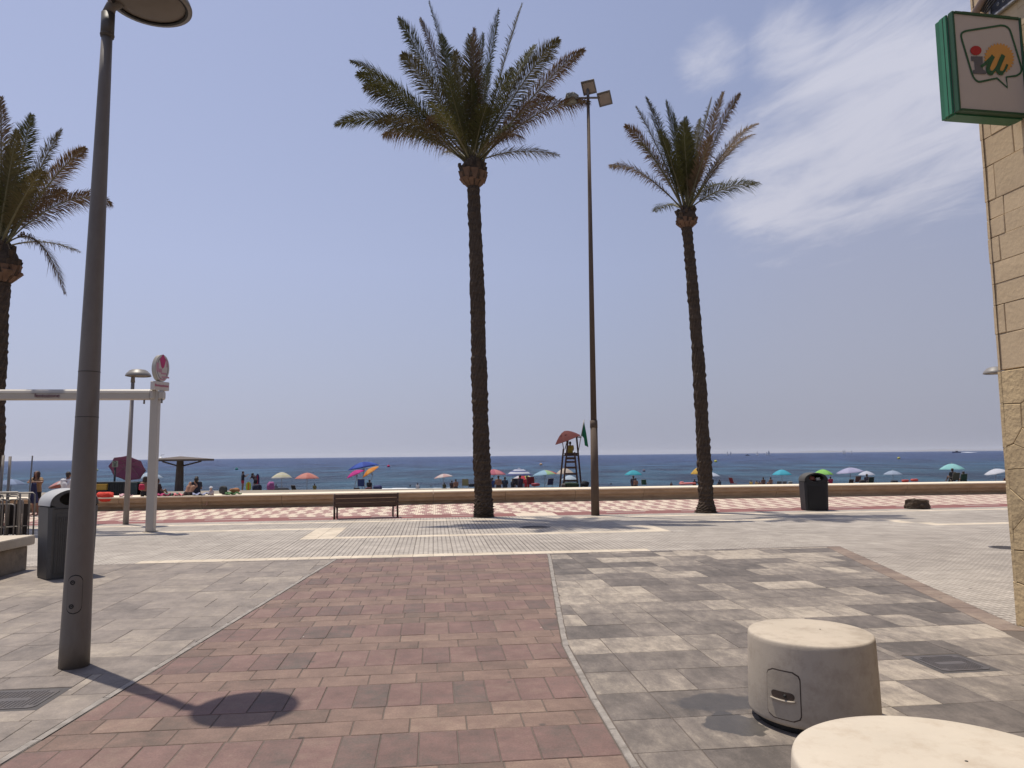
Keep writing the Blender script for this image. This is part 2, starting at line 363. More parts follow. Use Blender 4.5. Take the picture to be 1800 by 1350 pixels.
def slab_mb(poly, z1, thick=0.05, gap=0.004, ch=0.004, tilt=0.0):
    n = len(poly); cu = sum(p[0] for p in poly)/n; cv_ = sum(p[1] for p in poly)/n
    def inset(d):
        o = []
        for p in poly:
            dx, dy = cu-p[0], cv_-p[1]
            o.append((p[0]+math.copysign(min(d, abs(dx)), dx), p[1]+math.copysign(min(d, abs(dy)), dy)))
        return o
    a = inset(gap); b = inset(gap+ch); vs = []
    ta, tb = random.uniform(-tilt, tilt), random.uniform(-tilt, tilt)
    for ring, z in ((a, z1-thick), (a, z1-ch), (b, z1)):
        for p in ring: q = xy(p[0], p[1]); vs.append((q.x, q.y, z + ((p[0]-cu)*ta+(p[1]-cv_)*tb if z > z1-thick else 0)))
    fs = [tuple(2*n+i for i in range(n))]
    for k in range(2):
        for i in range(n): j = (i+1) % n; fs.append((k*n+i, k*n+j, (k+1)*n+j, (k+1)*n+i))
    return vs, fs
def orient(poly):
    s_ = sum(poly[i][0]*poly[(i+1) % len(poly)][1]-poly[(i+1) % len(poly)][0]*poly[i][1] for i in range(len(poly)))
    return poly if s_ > 0 else poly[::-1]
def proj(p):
    d = Vector(p)-Vector((0, 0, H)); z = d.dot(fw)
    if z <= 0.05: return (-9999, -9999)
    return 900+F*d.dot(rt)/z, 675-F*d.dot(up)/z
def in_view(poly):
    for p in poly:
        x, y = proj(xy(*p))
        if -10 < x < 1810 and y < 1362 and y > 0: return True
    return False
def lay(thing_obj, polys, matfn, name, z=0.0, gap=0.004, ch=0.004, limit=300, tilt=0.0015, zj=0.0015):
    """polys: list of (poly, material key); nearest visible ones become pieces, the rest one joined part"""
    polys = [(orient(p), k) for p, k in polys if len(p) >= 3 and area(p) > 0.003]
    vis = [q for q in polys if in_view(q[0])]; vis.sort(key=lambda q: math.hypot(sum(p[0] for p in q[0])/len(q[0]), sum(p[1] for p in q[0])/len(q[0])))
    near = vis[:limit]; ids = {id(q) for q in near}
    for q in near:
        vs, fs = slab_mb(q[0], z+random.uniform(-zj, zj), gap=gap, ch=ch, tilt=tilt); b = MB(); b.add(vs, fs)
        c0 = Vector(vs[0]); b.v = [tuple(Vector(p)-c0) for p in b.v]
        b.build(name, matfn(q[1]), thing_obj, c0)
    rest = {}
    for q in polys:
        if id(q) in ids: continue
        vs, fs = slab_mb(q[0], z+random.uniform(-zj, zj), gap=gap, ch=ch, tilt=tilt); rest.setdefault(q[1], MB()).add(vs, fs)
    for k, b in rest.items(): tag(b.build('far_'+name+'s', matfn(k), thing_obj), kind='stuff')

grey_r = paver_mat('grey_slab_right', [(0.0, (0.102, 0.087, 0.077)), (0.36, (0.170, 0.144, 0.125)), (0.62, (0.25, 0.213, 0.178)), (1.0, (0.45, 0.385, 0.308))], 0.80, (2.2, 1.0, 1), wet=True, amp=1.9)
grey_l = paver_mat('grey_slab_left', [(0.0, (0.160, 0.136, 0.120)), (0.4, (0.235, 0.199, 0.172)), (0.7, (0.288, 0.244, 0.205)), (1.0, (0.38, 0.325, 0.262))], 0.5, (1.8, 1.3, 1), amp=2.0)
red_big = paver_mat('red_brick', [(0.0, (0.122, 0.095, 0.080)), (0.30, (0.164, 0.107, 0.091)), (0.6, (0.196, 0.118, 0.101)), (1.0, (0.230, 0.155, 0.124))], 0.65, (2, 2, 1), fine=.18, amp=2.0)
red_nar = paver_mat('buff_brick', [(0.0, (0.142, 0.102, 0.080)), (0.35, (0.192, 0.127, 0.100)), (0.7, (0.228, 0.152, 0.118)), (1.0, (0.270, 0.190, 0.143))], 0.65, (2, 2, 1), fine=.18, amp=2.0)
tile_m = paver_mat('promenade_tile', [(0.0, (0.35, 0.31, 0.262)), (0.5, (0.47, 0.42, 0.36)), (1.0, (0.58, 0.52, 0.445))], 0.35, (1, 1, 1), groove=0.1, bigscale=0.25)
cream_m = paver_mat('cream_tile', [(0.0, (0.52, 0.44, 0.33)), (0.5, (0.62, 0.53, 0.41)), (1.0, (0.73, 0.64, 0.50))], 0.3, (1, 1, 1), bigscale=0.4)
edge_m = mat('edging_concrete', (0.31, 0.28, 0.25), 0.9, 0.25, 9, 0.5, 50, dark=(0.10, 0.085, 0.07), dscale=4, damt=0.6)

red = thing('red_brick_path', None, None, kind='structure')
polys = []; v = 4.23*S_ - 3*1.145; 
row = 0
while v < VF:
    big = row % 3 == 0; d = 0.575 if big else 0.287; wdt = 0.267 if big else 0.414
    if row % 3 == 0: offb = -0.0636
    o = (-0.083*S_ if big else (-0.137*S_ + (0.207 if row % 3 == 2 else 0))) + random.uniform(-.015, .015)
    k0 = int((-6-o)/wdt); 
    for k in range(k0, int((4-o)/wdt)):
        p = [(o+k*wdt, v), (o+(k+1)*wdt, v), (o+(k+1)*wdt, min(v+d, VF-.03)), (o+k*wdt, min(v+d, VF-.03))]
        p = clip_fn(p, left_line, -1, -0.035); p = clip_fn(p, right_line, 1, -0.035)
        if len(p) >= 3: polys.append((p, 'b' if big else 'n'))
    v += d; row += 1
lay(red, polys, lambda k: red_big if k == 'b' else red_nar, 'brick', gap=0.0045, ch=0.004, tilt=.003, zj=.002)

def grey_rows(side):
    polys = []; v = 4.25*S_ - 0.5965*8; rows = 0
    while v < VF+.01:
        v1 = min(v+0.5965, VF-0.03); U = 0.4337; base = 1.16*S_
        k = -40
        while k < 34:
            n = random.choice((1, 1, 2, 2, 2)); a, b = base+k*U, base+(k+n)*U; k += n
            p = [(a, v), (b, v), (b, v1), (a, v1)]
            if side > 0: p = clip_fn(p, right_line, -1, -0.035); p = clip_fn(p, border_line, 1, -0.305)
            else: p = clip_fn(p, left_line, 1, -0.035)
            if side > 0 and p and sum(q[0] for q in p)/len(p) > 10: continue
            if len(p) >= 3 and v1-v > .05: polys.append((p, 's'))
        v += 0.5965
    return polys
def cut_holes(polys, hole):      # leave out the slabs' part under a cover: clip into up to four bits
    o = []
    for p, k in polys:
        cu = [q[0] for q in p]; cv_ = [q[1] for q in p]
        if min(cu) < hole[1] and max(cu) > hole[0] and min(cv_) < hole[3] and max(cv_) > hole[2]:
            for args in ((1, 0, hole[0]), (-1, 0, -hole[1])):
                q = clip(p, *args)
                if len(q) >= 3 and area(q) > .003: o.append((q, k))
            mid = clip(clip(p, -1, 0, -hole[0]), 1, 0, hole[1])
            for args in ((0, 1, hole[2]), (0, -1, -hole[3])):
                q = clip(mid, *args) if mid else []
                if len(q) >= 3 and area(q) > .003: o.append((q, k))
        else: o.append((p, k))
    return o
HR = (4.47, 5.05, 6.20, 6.78); HL = (-3.80, -3.10, 6.32, 6.90)
gr = thing('grey_slab_pavement', None, None, kind='structure')
lay(gr, cut_holes(grey_rows(1), HR), lambda k: grey_r, 'slab', gap=0.0035, ch=0.003)
gl_ = thing('left_slab_pavement', None, None, kind='structure')
lay(gl_, cut_holes(grey_rows(-1), HL), lambda k: grey_l, 'slab', gap=0.0035, ch=0.003)
# red brick border of the right field
bo = thing('brick_border', None, None, kind='structure'); ang = math.atan2(14.62-7.71, 8.42-6.49); dirv = (math.cos(ang), math.sin(ang)); nv = (-dirv[1], dirv[0])
bm_ = paver_mat('border_brick', [(0.0, (0.17, 0.135, 0.11)), (0.5, (0.225, 0.165, 0.13)), (1.0, (0.30, 0.235, 0.18))], 0.6, (2, 2, 1), amp=2)
pl = []; s0 = -1.0
while s0 < 7.1:
    L_ = 0.30
    b0 = (8.42-dirv[0]*(s0), 14.60-dirv[1]*(s0)); b1 = (8.42-dirv[0]*(s0+L_), 14.60-dirv[1]*(s0+L_))
    p = [b0, b1, (b1[0]+nv[0]*.29, b1[1]+nv[1]*.29), (b0[0]+nv[0]*.29, b0[1]+nv[1]*.29)]
    p = clip(p, 0, 1, VF-.01)
    if len(p) >= 3: pl.append((p, 'b'))
    s0 += L_
lay(bo, pl, lambda k: bm_, 'brick', gap=.003)
# light edging strips
def strip(name, pts, wd, z0=-.04, z1=.004, m=edge_m, seg=0.9):
    th = thing(name, None, None, kind='structure'); n = 0
    for (ua, va), (ub, vb) in zip(pts, pts[1:]):
        L_ = math.hypot(ub-ua, vb-va); k = max(1, round(L_/seg)); 
        for i in range(k):
            a = (ua+(ub-ua)*i/k, va+(vb-va)*i/k); b = (ua+(ub-ua)*(i+1)/k, va+(vb-va)*(i+1)/k)
            dx, dy = b[0]-a[0], b[1]-a[1]; l = math.hypot(dx, dy); nx, ny = -dy/l*wd/2, dx/l*wd/2; ex, ey = dx/l*.003, dy/l*.003
            p = orient([(a[0]+nx+ex, a[1]+ny+ey), (a[0]-nx+ex, a[1]-ny+ey), (b[0]-nx-ex, b[1]-ny-ey), (b[0]+nx-ex, b[1]+ny-ey)])
            vs, fs = slab_mb(p, z1+random.uniform(-.001, .001), .05, 0, .006); MB().add(vs, fs).build('edging_stone', m, th)
    return th
strip('left_edging', [(left_line(1.2), 1.2), (left_line(VF-.05), VF-.05)], .055)
strip('right_edging', [p for p in RPTS[:-1]]+[(2.27, VF-.05)], .055, seg=.7)
strip('front_edging', [(-14, VF-.0), (8.35, VF-.0)], .06, m=mat('worn_edge', (0.22, 0.19, 0.17), .9, .4, 7, .6, 30), seg=1.0)

# tiled promenade
tiles = []; TV = 0.4; nrow = 23
def cream(u, v):
    r = int((v-VF)/TV)
    if r == 0 and -5.6 < u < 4.5: return True
    if 18.3 < v < 18.72 and -2.9 < u < 5.9: return True
    if 18.3 < v < 21.1 and (-3.1 < u < -2.25 or 5.1 < u < 5.95): return True
    if 20.7 < v < 21.1 and (u < -2.25 or 5.1 < u < 12.3): return True
    if 12.2 < u < 13.5:
        c = 20.9-(u-12.2)/1.3*2.4
        if abs(v-c) < .42: return True
    if 18.3 < v < 18.72 and u > 13.3: return True
    if 22.65 < v < 23.05: return True
    return False
for i in range(nrow):
    va = VF+i*TV
    if va > 23.68: break
    for k in range(-70, 85):
        ua = k*TV; p = [(ua, va), (ua+TV, va), (ua+TV, min(va+TV, 23.70)), (ua, min(va+TV, 23.70))]
        tiles.append((p, 'c' if cream(ua+TV/2, va+TV/2) else 't'))
for i in range(-22, 0):          # tiles on the right, between the border and the building
    va = VF+i*TV
    for k in range(13, 60):
        ua = k*TV; p = clip_fn([(ua, va), (ua+TV, va), (ua+TV, va+TV), (ua, va+TV)], border_line, -1, -0.003)
        if len(p) >= 3 and not (ua > 6.6 and va < 7.5): tiles.append((p, 't'))
pr = thing('tiled_promenade', None, None, kind='structure')
lay(pr, tiles, lambda k: cream_m if k == 'c' else tile_m, 'tile', z=0.002, gap=0.003, ch=0.003, zj=.001)

# cycle lane with dashes, wave mosaic
lane_m = mat('red_lane_paint', (0.24, 0.095, 0.085), 0.85, 0.15, 1.5, 0.3, 60, dark=(0.13, 0.07, 0.065), dscale=.8, damt=.5)
def quad_sheet(name, u_, v_, z, m, parent=None):
    b = MB(); b.prism([tuple(xy(*p)[:2]) for p in ((u_[0], v_[0]), (u_[1], v_[0]), (u_[1], v_[1]), (u_[0], v_[1]))], z-.05, z); return b.build(name, m, parent)
ln = thing('cycle_lane', None, None, kind='structure')
quad_sheet('lane_surface', (-40, 2.75), (23.72, 25.0), 0.0, lane_m, ln); quad_sheet('lane_surface', (4.0, 50), (23.72, 25.0), 0.0, lane_m, ln)
white_p = mat('white_road_paint', (0.62, 0.55, 0.50), .8, .2, 8, .2, 40)
k = -13
while k < 20:
    ua = k*2.62 + .6
    if not (1.2 < ua < 4.1):
        b = MB(); b.prism([tuple(xy(*p)[:2]) for p in ((ua, 24.45), (ua+1.35, 24.45), (ua+1.35, 24.56), (ua, 24.56))], 0.0005, .004); b.build('lane_dash', white_p, ln)
    k += 1
mos_r = mat('mosaic_red', (0.40, 0.25, 0.22), .85, .18, 4, .3, 60, island=.5)
mos_c = mat('mosaic_cream', (0.68, 0.57, 0.45), .85, .12, 4, .3, 60, island=.5)
def wallv(u): 
    pts = [(-30, 29.2), (-10, 29.75), (-5.8, 30.05), (3.3, 30.6), (8.3, 30.75), (16, 30.75), (25, 30.55), (45, 30.2)]
    for (a, b), (c, d) in zip(pts, pts[1:]):
        if u <= c: return b+(d-b)*(u-a)/(c-a)
    return 30.2
rb, cb = MB(), MB(); cw, cvv = 0.075, 0.41
for i in range(14):
    va = 25.02+i*cvv; sh = (0, 1, 3, 2)[i % 4]
    for k in range(-400, 520):
        ua = k*cw
        if va > wallv(ua)+.1 : continue
        is_c = ((k+sh) % 8) < 4
        vs, fs = slab_mb([(ua, va), (ua+cw, va), (ua+cw, va+cvv), (ua, va+cvv)], .001, .03, .002, .002)
        (cb if is_c else rb).add(vs, fs[:5])
for k in range(36, 54):
    for i in range(3):
        vs, fs = slab_mb([(k*cw, 23.72+i*.42), (k*cw+cw, 23.72+i*.42), (k*cw+cw, 24.14+i*.42), (k*cw, 24.14+i*.42)], .001, .03, .002, .002); cb.add(vs, fs)
mo = thing('wave_mosaic', None, None, kind='structure')
tag(rb.build('red_mosaic_tiles', mos_r, mo), kind='stuff'); tag(cb.build('cream_mosaic_tiles', mos_c, mo), kind='stuff')

# sea wall (low seat wall with courses)
wall_m = mat('sandstone_wall', (0.44, 0.32, 0.20), .85, .2, 1.4, .5, 22, dark=(0.22, 0.14, 0.08), dscale=1.6, damt=.5, stretch=(1, 1, 4))
cop_m = mat('wall_coping', (0.80, 0.70, 0.54), .8, .1, 2, .4, 22, dark=(0.4, 0.32, 0.22), dscale=2, damt=.3)
sw = thing('sea_wall', 'long low sandstone wall with cream coping along the beach', 'wall')
u_ = -30.0
while u_ < 44:
    ub = u_+3.0; 
    for z0, z1, off, m in ((-.05, .14, .26, wall_m), (.144, .29, .14, wall_m), (.294, .465, .02, wall_m), (.469, .52, -.05, cop_m)):
        a, b = (u_+.006, wallv(u_)), (ub-.006, wallv(ub)); bk = 1.45 if m is cop_m else .50; p = [(a[0], a[1]+off), (b[0], b[1]+off), (b[0], b[1]+bk), (a[0], a[1]+bk)]
        MB().prism([tuple(xy(*q)[:2]) for q in p], z0, z1, ch=.012).build('coping_stone' if m is cop_m else 'stone_course', m, sw)
    u_ = ub
# beach
ys = [29.9, 29.95, 31, 33, 35, 36, 37, 38, 40, 44, 50, 58, 68, 78, 90, 110]; xs = [-160+i*4 for i in range(81)]
b = MB(); vs = []
for iy, y in enumerate(ys):
    for x in xs:
        u_ = (x+30.3*sA)/cA; q_ = xy(u_, wallv(max(-29, min(44, u_)))+.9)
        yy = q_.y+(y-ys[0])
        if y >= 35: t_ = min(1, (y-35)/12); yy = yy*(1-t_)+(y+1.5)*t_
        vs.append((x, yy, zs(yy) + (random.uniform(-.03, .03) if y > 32 else 0) - (.6 if iy == 0 else 0)))
nx = len(xs); fs = [(j*nx+i, j*nx+i+1, (j+1)*nx+i+1, (j+1)*nx+i) for j in range(len(ys)-1) for i in range(nx-1)]
b.add(vs, fs, 0, True); tag(b.build('beach', sand_m), kind='structure')

# sea
def sea_mat():
    m = bpy.data.materials.new('sea_water'); m.use_nodes = True; t = m.node_tree; N = t.nodes.new; L = t.links.new
    b = t.nodes['Principled BSDF']; pos = N('ShaderNodeNewGeometry').outputs['Position']; sp = N('ShaderNodeSeparateXYZ'); L(pos, sp.inputs[0])
    mr = N('ShaderNodeMapRange'); mr.interpolation_type = 'SMOOTHSTEP'; L(sp.outputs[1], mr.inputs[0]); mr.inputs[1].default_value = 80; mr.inputs[2].default_value = 420
    r = N('ShaderNodeValToRGB'); L(mr.outputs[0], r.inputs[0]); r.color_ramp.elements[0].color = (0.020, 0.060, 0.105, 1); r.color_ramp.elements[1].color = (0.024, 0.050, 0.135, 1)
    q = r.color_ramp.elements.new(.35); q.color = (0.022, 0.062, 0.130, 1)
    def nz(sc, st, det=5, ro=.6):
        mp = N('ShaderNodeMapping'); mp.inputs['Scale'].default_value = st; L(pos, mp.inputs[0]); n = N('ShaderNodeTexNoise'); n.inputs['Scale'].default_value = sc; n.inputs['Detail'].default_value = det; n.inputs['Roughness'].default_value = ro; L(mp.outputs[0], n.inputs[0]); return n.outputs[0]
    patch = nz(.085, (1, .38, 1), 5, .6)  # light and dark wave faces, painted as streaks into the water colour
    mx = N('ShaderNodeMix'); mx.data_type = 'RGBA'; mx.blend_type = 'MULTIPLY'; mx.inputs[0].default_value = 1; L(r.outputs[0], mx.inputs[6])
    pr_ = N('ShaderNodeValToRGB'); L(patch, pr_.inputs[0]); pr_.color_ramp.elements[0].position = .38; pr_.color_ramp.elements[0].color = (.30, .35, .5, 1); pr_.color_ramp.elements[1].position = .62; pr_.color_ramp.elements[1].color = (1.8, 1.8, 1.6, 1); L(pr_.outputs[0], mx.inputs[7])
    L(mx.outputs[2], b.inputs['Base Color']); b.inputs['Roughness'].default_value = .3; b.inputs['IOR'].default_value = 1.33; b.inputs['Specular IOR Level'].default_value = .13
    h1 = nz(.09, (1, .9, 1), 6, .7); h2 = nz(.7, (1, 1.9, 1), 7, .68)
    a = N('ShaderNodeMath'); a.operation = 'MULTIPLY'; L(h1, a.inputs[0]); a.inputs[1].default_value = 9.0
    a2 = N('ShaderNodeMath'); a2.operation = 'ADD'; L(a.outputs[0], a2.inputs[0]); L(h2, a2.inputs[1])
    bp = N('ShaderNodeBump'); bp.inputs['Strength'].default_value = 1.0; bp.inputs['Distance'].default_value = .9; L(a2.outputs[0], bp.inputs['Height']); L(bp.outputs[0], b.inputs['Normal'])
    return m
b = MB(); R_ = 28000
sx = [-R_, -8000, -2000, -600, 600, 2000, 8000, R_]; sy = [66, 200, 600, 2000, 8000, R_]
vs = [(x, y, SEA) for y in sy for x in sx]; fs = [(j*8+i, j*8+i+1, (j+1)*8+i+1, (j+1)*8+i) for j in range(5) for i in range(7)]
b.add(vs, fs); tag(b.build('sea', sea_mat()), kind='structure')
# low distant coast on the right
land_m = mat('far_land', (0.20, 0.20, 0.21), .95, .2, .001, 0)
b = MB(); n = 60; vs = []
for i in range(n+1):
    t = i/n; x = 5000+t*15000; hgt = (18+105*t**1.4*(.75+.25*math.sin(t*9))+12*math.sin(t*31)+7*math.sin(t*57))*min(1, t*6+.15)
    y = 20000-t*2500
    vs += [(x, y, SEA-1), (x+80, y+600, SEA+hgt*.6), (x+160, y+1800, SEA+hgt), (x+400, y+6000, SEA-1)]
fs = [(i*4+k, (i+1)*4+k, (i+1)*4+k+1, i*4+k+1) for i in range(n) for k in range(3)]
b.add(vs, fs, 0, True); tag(b.build('far_coast', land_m), kind='structure')
# summer haze over the whole place
hm_ = bpy.data.materials.new('haze_air'); hm_.use_nodes = True; t_ = hm_.node_tree; t_.nodes.clear(); o_ = t_.nodes.new('ShaderNodeOutputMaterial'); v_ = t_.nodes.new('ShaderNodeVolumePrincipled')
v_.inputs['Color'].default_value = (.90, .92, 1, 1); v_.inputs['Density'].default_value = 0.00003; v_.inputs['Anisotropy'].default_value = .2; t_.links.new(v_.outputs[0], o_.inputs['Volume'])
b = MB(); b.box((0, 13500, 68), (60000, 33000, 144)); tag(b.build('haze', hm_), kind='stuff')

# ================================================================== BUILDING
stone_lo = mat('flagstone', (0.58, 0.435, 0.245), .85, .24, 1.6, .7, 16, dark=(0.26, 0.18, 0.10), dscale=2.2, damt=.45, island=.45)
stone_up = mat('ashlar_stone', (0.63, 0.48, 0.30), .85, .10, 1.5, .25, 18, dark=(0.33, 0.24, 0.14), dscale=1.4, damt=.35, island=.4)
mortar = mat('wall_mortar', (0.48, 0.38, 0.25), .95, .25, 6, .6, 40)
bld = thing('stone_building', 'tan stone clad building corner rising at the right of the paving', 'building')
CU, CV = 6.51, 7.707; BT = 9.2
b = MB(); b.prism([tuple(xy(*p)[:2]) for p in ((CU+.03, -3), (CU+9, -3), (CU+9, CV-.03), (CU+.03, CV-.03))], -.02, BT); b.build('wall', mortar, bld)
def wall_stone(poly, face, depth, m, name, joined=None):
    """poly in (s, z): s along the face away from the corner"""
    n = len(poly); cs = sum(p[0] for p in poly)/n; cz = sum(p[1] for p in poly)/n; vs = []
    for inset, dd in ((0.004, .0), (0.004, depth-.006), (.014, depth)):
        for p in poly:
            dx, dz = cs-p[0], cz-p[1]; l = math.hypot(dx, dz) or 1; s_, z_ = p[0]+dx/l*inset, p[1]+dz/l*inset; 
            jd = random.uniform(-.004, .004) if dd > .01 else 0
            q = xy(CU+.03-dd-jd, CV-s_, z_) if face == 'side' else xy(CU+s_, CV-.03+dd+jd, z_)
            vs.append(q)
    fs = [tuple(2*n+i for i in range(n))] + [(k*n+i, k*n+(i+1) % n, (k+1)*n+(i+1) % n, (k+1)*n+i) for k in range(2) for i in range(n)]
    if face == 'side': fs = [f[::-1] for f in fs]
    if joined is not None: joined.add(vs, fs)
    else:
        c0 = vs[0]; MB().add([v-c0 for v in vs], fs).build(name, m, bld, c0)
def orient2(p): return orient(p)
def voro(s0, s1, z0, z1, cell, rs):
    rng = random.Random(rs); pts = []
    nx_ = max(1, round((s1-s0)/cell)); nz_ = max(1, round((z1-z0)/cell))
    for i in range(nx_):
        for j in range(nz_): pts.append((s0+(i+.5+rng.uniform(-.42, .42))*(s1-s0)/nx_, z0+(j+.5+rng.uniform(-.42, .42))*(z1-z0)/nz_))
    o = []
    for i, p in enumerate(pts):
        poly = [(s0, z0), (s1, z0), (s1, z1), (s0, z1)]
        for j, q in enumerate(pts):
            if i == j or abs(p[0]-q[0]) > cell*3.2 or abs(p[1]-q[1]) > cell*3.2: continue
            a, c = q[0]-p[0], q[1]-p[1]; k = (q[0]**2+q[1]**2-p[0]**2-p[1]**2)/2; poly = clip(poly, a, c, k)
            if len(poly) < 3: break
        if len(poly) >= 3 and area(poly) > .002: o.append(poly)
    return o
ZD = 2.86
for p in voro(-.03, 2.4, 0, ZD, .36, 5): wall_stone(orient2(p), 'side', .045, stone_lo, 'stone')
jn = MB()
for p in voro(2.4, 10, 0, ZD, .38, 6): wall_stone(orient2(p), 'side', .045, stone_lo, 'stone', jn)
for p in voro(-.02, 8.8, 0, ZD, .38, 8): wall_stone(orient2(p), 'end', .04, stone_lo, 'stone', jn)
tag(jn.build('far_stones', stone_lo, bld), kind='stuff')
rng = random.Random(3); jn = MB()
def ashlar(face, smax):
    z = ZD+.01; i = 0
    while z < BT-.1:
        h = (.42, .34, .50, .30, .44)[i % 5]; h = min(h, BT-z); s_ = -.03 if face == 'side' else -.02; first = True
        while s_ < smax:
            wd = rng.choice((.38, .5, .6, .8)); 
            if first: wd *= rng.choice((.45, .8, 1)); first = False
            e_ = min(s_+wd, smax)
            parts = [(z, z+h)] if (h < .43 or rng.random() < .55) else [(z, z+h/2), (z+h/2, z+h)]
            for a, c in parts:
                p = [(s_, a), (e_, a), (e_, c), (s_, c)]
                if face == 'side' and s_ < 1.6 and z < 9: wall_stone(orient2(p), face, .03+rng.uniform(0, .006), stone_up, 'stone')
                else: wall_stone(orient2(p), face, .03, stone_up, 'stone', jn)
            s_ = e_
        z += h; i += 1
ashlar('side', 10.0); ashlar('end', 8.8)
tag(jn.build('far_ashlar_stones', stone_up, bld), kind='stuff')
b = MB(); b.prism([tuple(xy(*p)[:2]) for p in ((CU-.06, -3.1), (CU+9.1, -3.1), (CU+9.1, CV+.08), (CU-.06, CV+.08))], BT+.003, BT+.16, ch=.02); b.build('cornice', stone_up, bld)
# dark street name plaque high on the wall
plate = mat('plaque_enamel', (0.035, 0.035, 0.04), .4, .1, 3, 0); pale = mat('plaque_lettering', (0.42, 0.42, 0.40), .6, .1, 5, 0)
rim_m = mat('aluminium_rim', (0.42, 0.40, 0.38), .45, .1, 8, .1, 30, metal=.3)
NW = xy(1, 0)-xy(0, 0); NW = Vector((cA, sA, 0)); PW = xy(CU-.012, 0)
def wallpt(x, y): return on_plane(x, y, PW, NW)
a_ = wallpt(1757, 24); b_ = wallpt(1789, 26)
ua, va = uv(a_); ub, vb = uv(b_); v1, v0 = max(va, vb), min(va, vb); z0 = a_.z
pq = thing('street_name_plaque', 'dark street name plaque with pale rim on the stone wall above the lit sign', 'plaque', xy(CU-.02, (v0+v1)/2, z0))
pq.rotation_euler = (0, 0, A)
hw = max(.22, (v1-v0)/2)
b = MB(); b.box((-.012, 0, .33), (.02, 2*hw, .66)); b.build('plate', plate, pq)
b = MB()
for yy in (-hw, hw): b.box((-.018, yy, .33), (.034, .022, .70))
for zz in (0, .66): b.box((-.0185, 0, zz), (.035, 2*hw-.024, .022))
b.build('rim', rim_m, pq)
b = MB()
for i, (yy, zz) in enumerate(((.10, .10), (.02, .09), (-.08, .10), (.1, .24), (0, .25), (-.1, .24), (0, .42))):
    b.lathe([(.010, 0), (.018, 0), (.018, .003), (.010, .003)], 12, M=Matrix.Translation((-.0225, yy, zz)) @ Matrix.Rotation(-PI/2, 4, 'Y'), cap=False)
b.build('lettering', pale, pq)

# projecting light box sign
green = mat('sign_green', (0.03, 0.16, 0.075), .45, .15, 4, .1, 30); panel = mat('sign_panel', (0.53, 0.465, 0.41), .5, .07, 2, .05, 10, dark=(.4, .33, .28), dscale=2, damt=.35)
dgreen = mat('sign_dark_green', (0.012, 0.085, 0.035), .5, .08, 5, 0); dotred = mat('sign_red', (0.42, 0.015, 0.02), .5, .05, 5, 0)
sgrey = mat('sign_grey', (0.11, 0.105, 0.115), .5, .05, 5, 0); orange = mat('sign_orange', (0.62, 0.30, 0.07), .5, .08, 5, 0)
O_ = None
SA = math.radians(9.6); sdir = Vector((math.cos(SA), math.sin(SA), 0)); snor = Vector((-math.sin(SA), math.cos(SA), 0))
d0 = ray(1680.5, 100); d1 = ray(1803, 100)
# distance such that the right edge of the face meets the wall
best = None
for i in range(200):
    dist = 5.5+i*.02; P0 = Vector((0, 0, H))+d0*(dist/d0.y); P1 = on_plane(1803, 105, P0, snor); uu, vv = uv(P1)
    if best is None or abs(uu-(CU-.05)) < best[0]: best = (abs(uu-(CU-.05)), P0.copy(), P1.copy(), dist)
P0 = best[1]
def SP(zx, zy, off=0.0):      # from the enlarged sign picture to its face
    return on_plane(1640+zx/6.1375, zy/6.1375, P0, snor) - snor*off
c1, c2, c3, c4 = SP(203, 118), SP(985, 185), SP(1012, 1255), SP(290, 1178)
W_ = ((c2-c1).dot(sdir)+(c3-c4).dot(sdir))/2; zt = (c1.z+c2.z)/2; zb = (c3.z+c4.z)/2; X0 = (c1+c4)/2
org = Vector((X0.x, X0.y, zb)); HT = zt-zb
print('sign', W_, HT, best[3], org)
sg = thing('projecting_sign', 'green framed light box sign with a speech bubble logo before an orange sun', 'sign', org, SA)
TH = .26
b = MB(); b.box((W_/2, TH/2, HT/2), (W_-.02, TH-.03, HT-.02)); b.build('box', panel, sg)
def frame_bars(y, th, mm, nm):
    b = MB(); t_ = .026
    b.box((t_/2, y, HT/2), (t_, th, HT), ch=.006); b.box((W_-t_/2, y, HT/2), (t_, th, HT), ch=.006)
    b.box((W_/2, y, t_/2), (W_-2*t_-.002, th, t_), ch=.006); b.box((W_/2, y, HT-t_/2), (W_-2*t_-.002, th, t_), ch=.006); return b.build(nm, mm, sg)
frame_bars(.035, .07, mat('sign_frame_green', (0.018, 0.075, 0.03), .5, .15, 4, .1, 30), 'frame'); frame_bars(TH-.035, .07, green, 'frame')
b = MB(); b.box((-.004, TH/2, HT/2), (.02, TH-.15, HT-.01), ch=.004); [b.box((-.0145, TH/2+q_, HT/2), (.004, .008, HT-.02), mi=1) for q_ in (-.05, .0)]; b.build('side_panel', [mat('sign_side_green', (0.045, 0.22, 0.11), .4, .1, 4, .05, 30), mat('sign_groove', (.01, .04, .02))], sg)
b = MB(); b.box((W_/2, TH/2, -.003), (W_-.02, TH-.15, .02), ch=.004); b.build('bottom_panel', green, sg)
def loc(p): q = p-org; return (q.dot(sdir), q.dot(snor), q.z)
def flat(pts, off, m, nm, th=.002):
    L_ = [loc(SP(*p)) for p in pts]; n = len(L_)
    vs = [(p[0], -off, p[2]) for p in L_]+[(p[0], -off+th, p[2]) for p in L_]
    fs = [tuple(range(n)), tuple(range(2*n-1, n-1, -1))]+[(i, i+n, (i+1) % n+n, (i+1) % n) for i in range(n)]
    return MB().add(vs, fs).build(nm, m, sg)
y0 = -.0  # the panel face sits 15 mm behind the frame
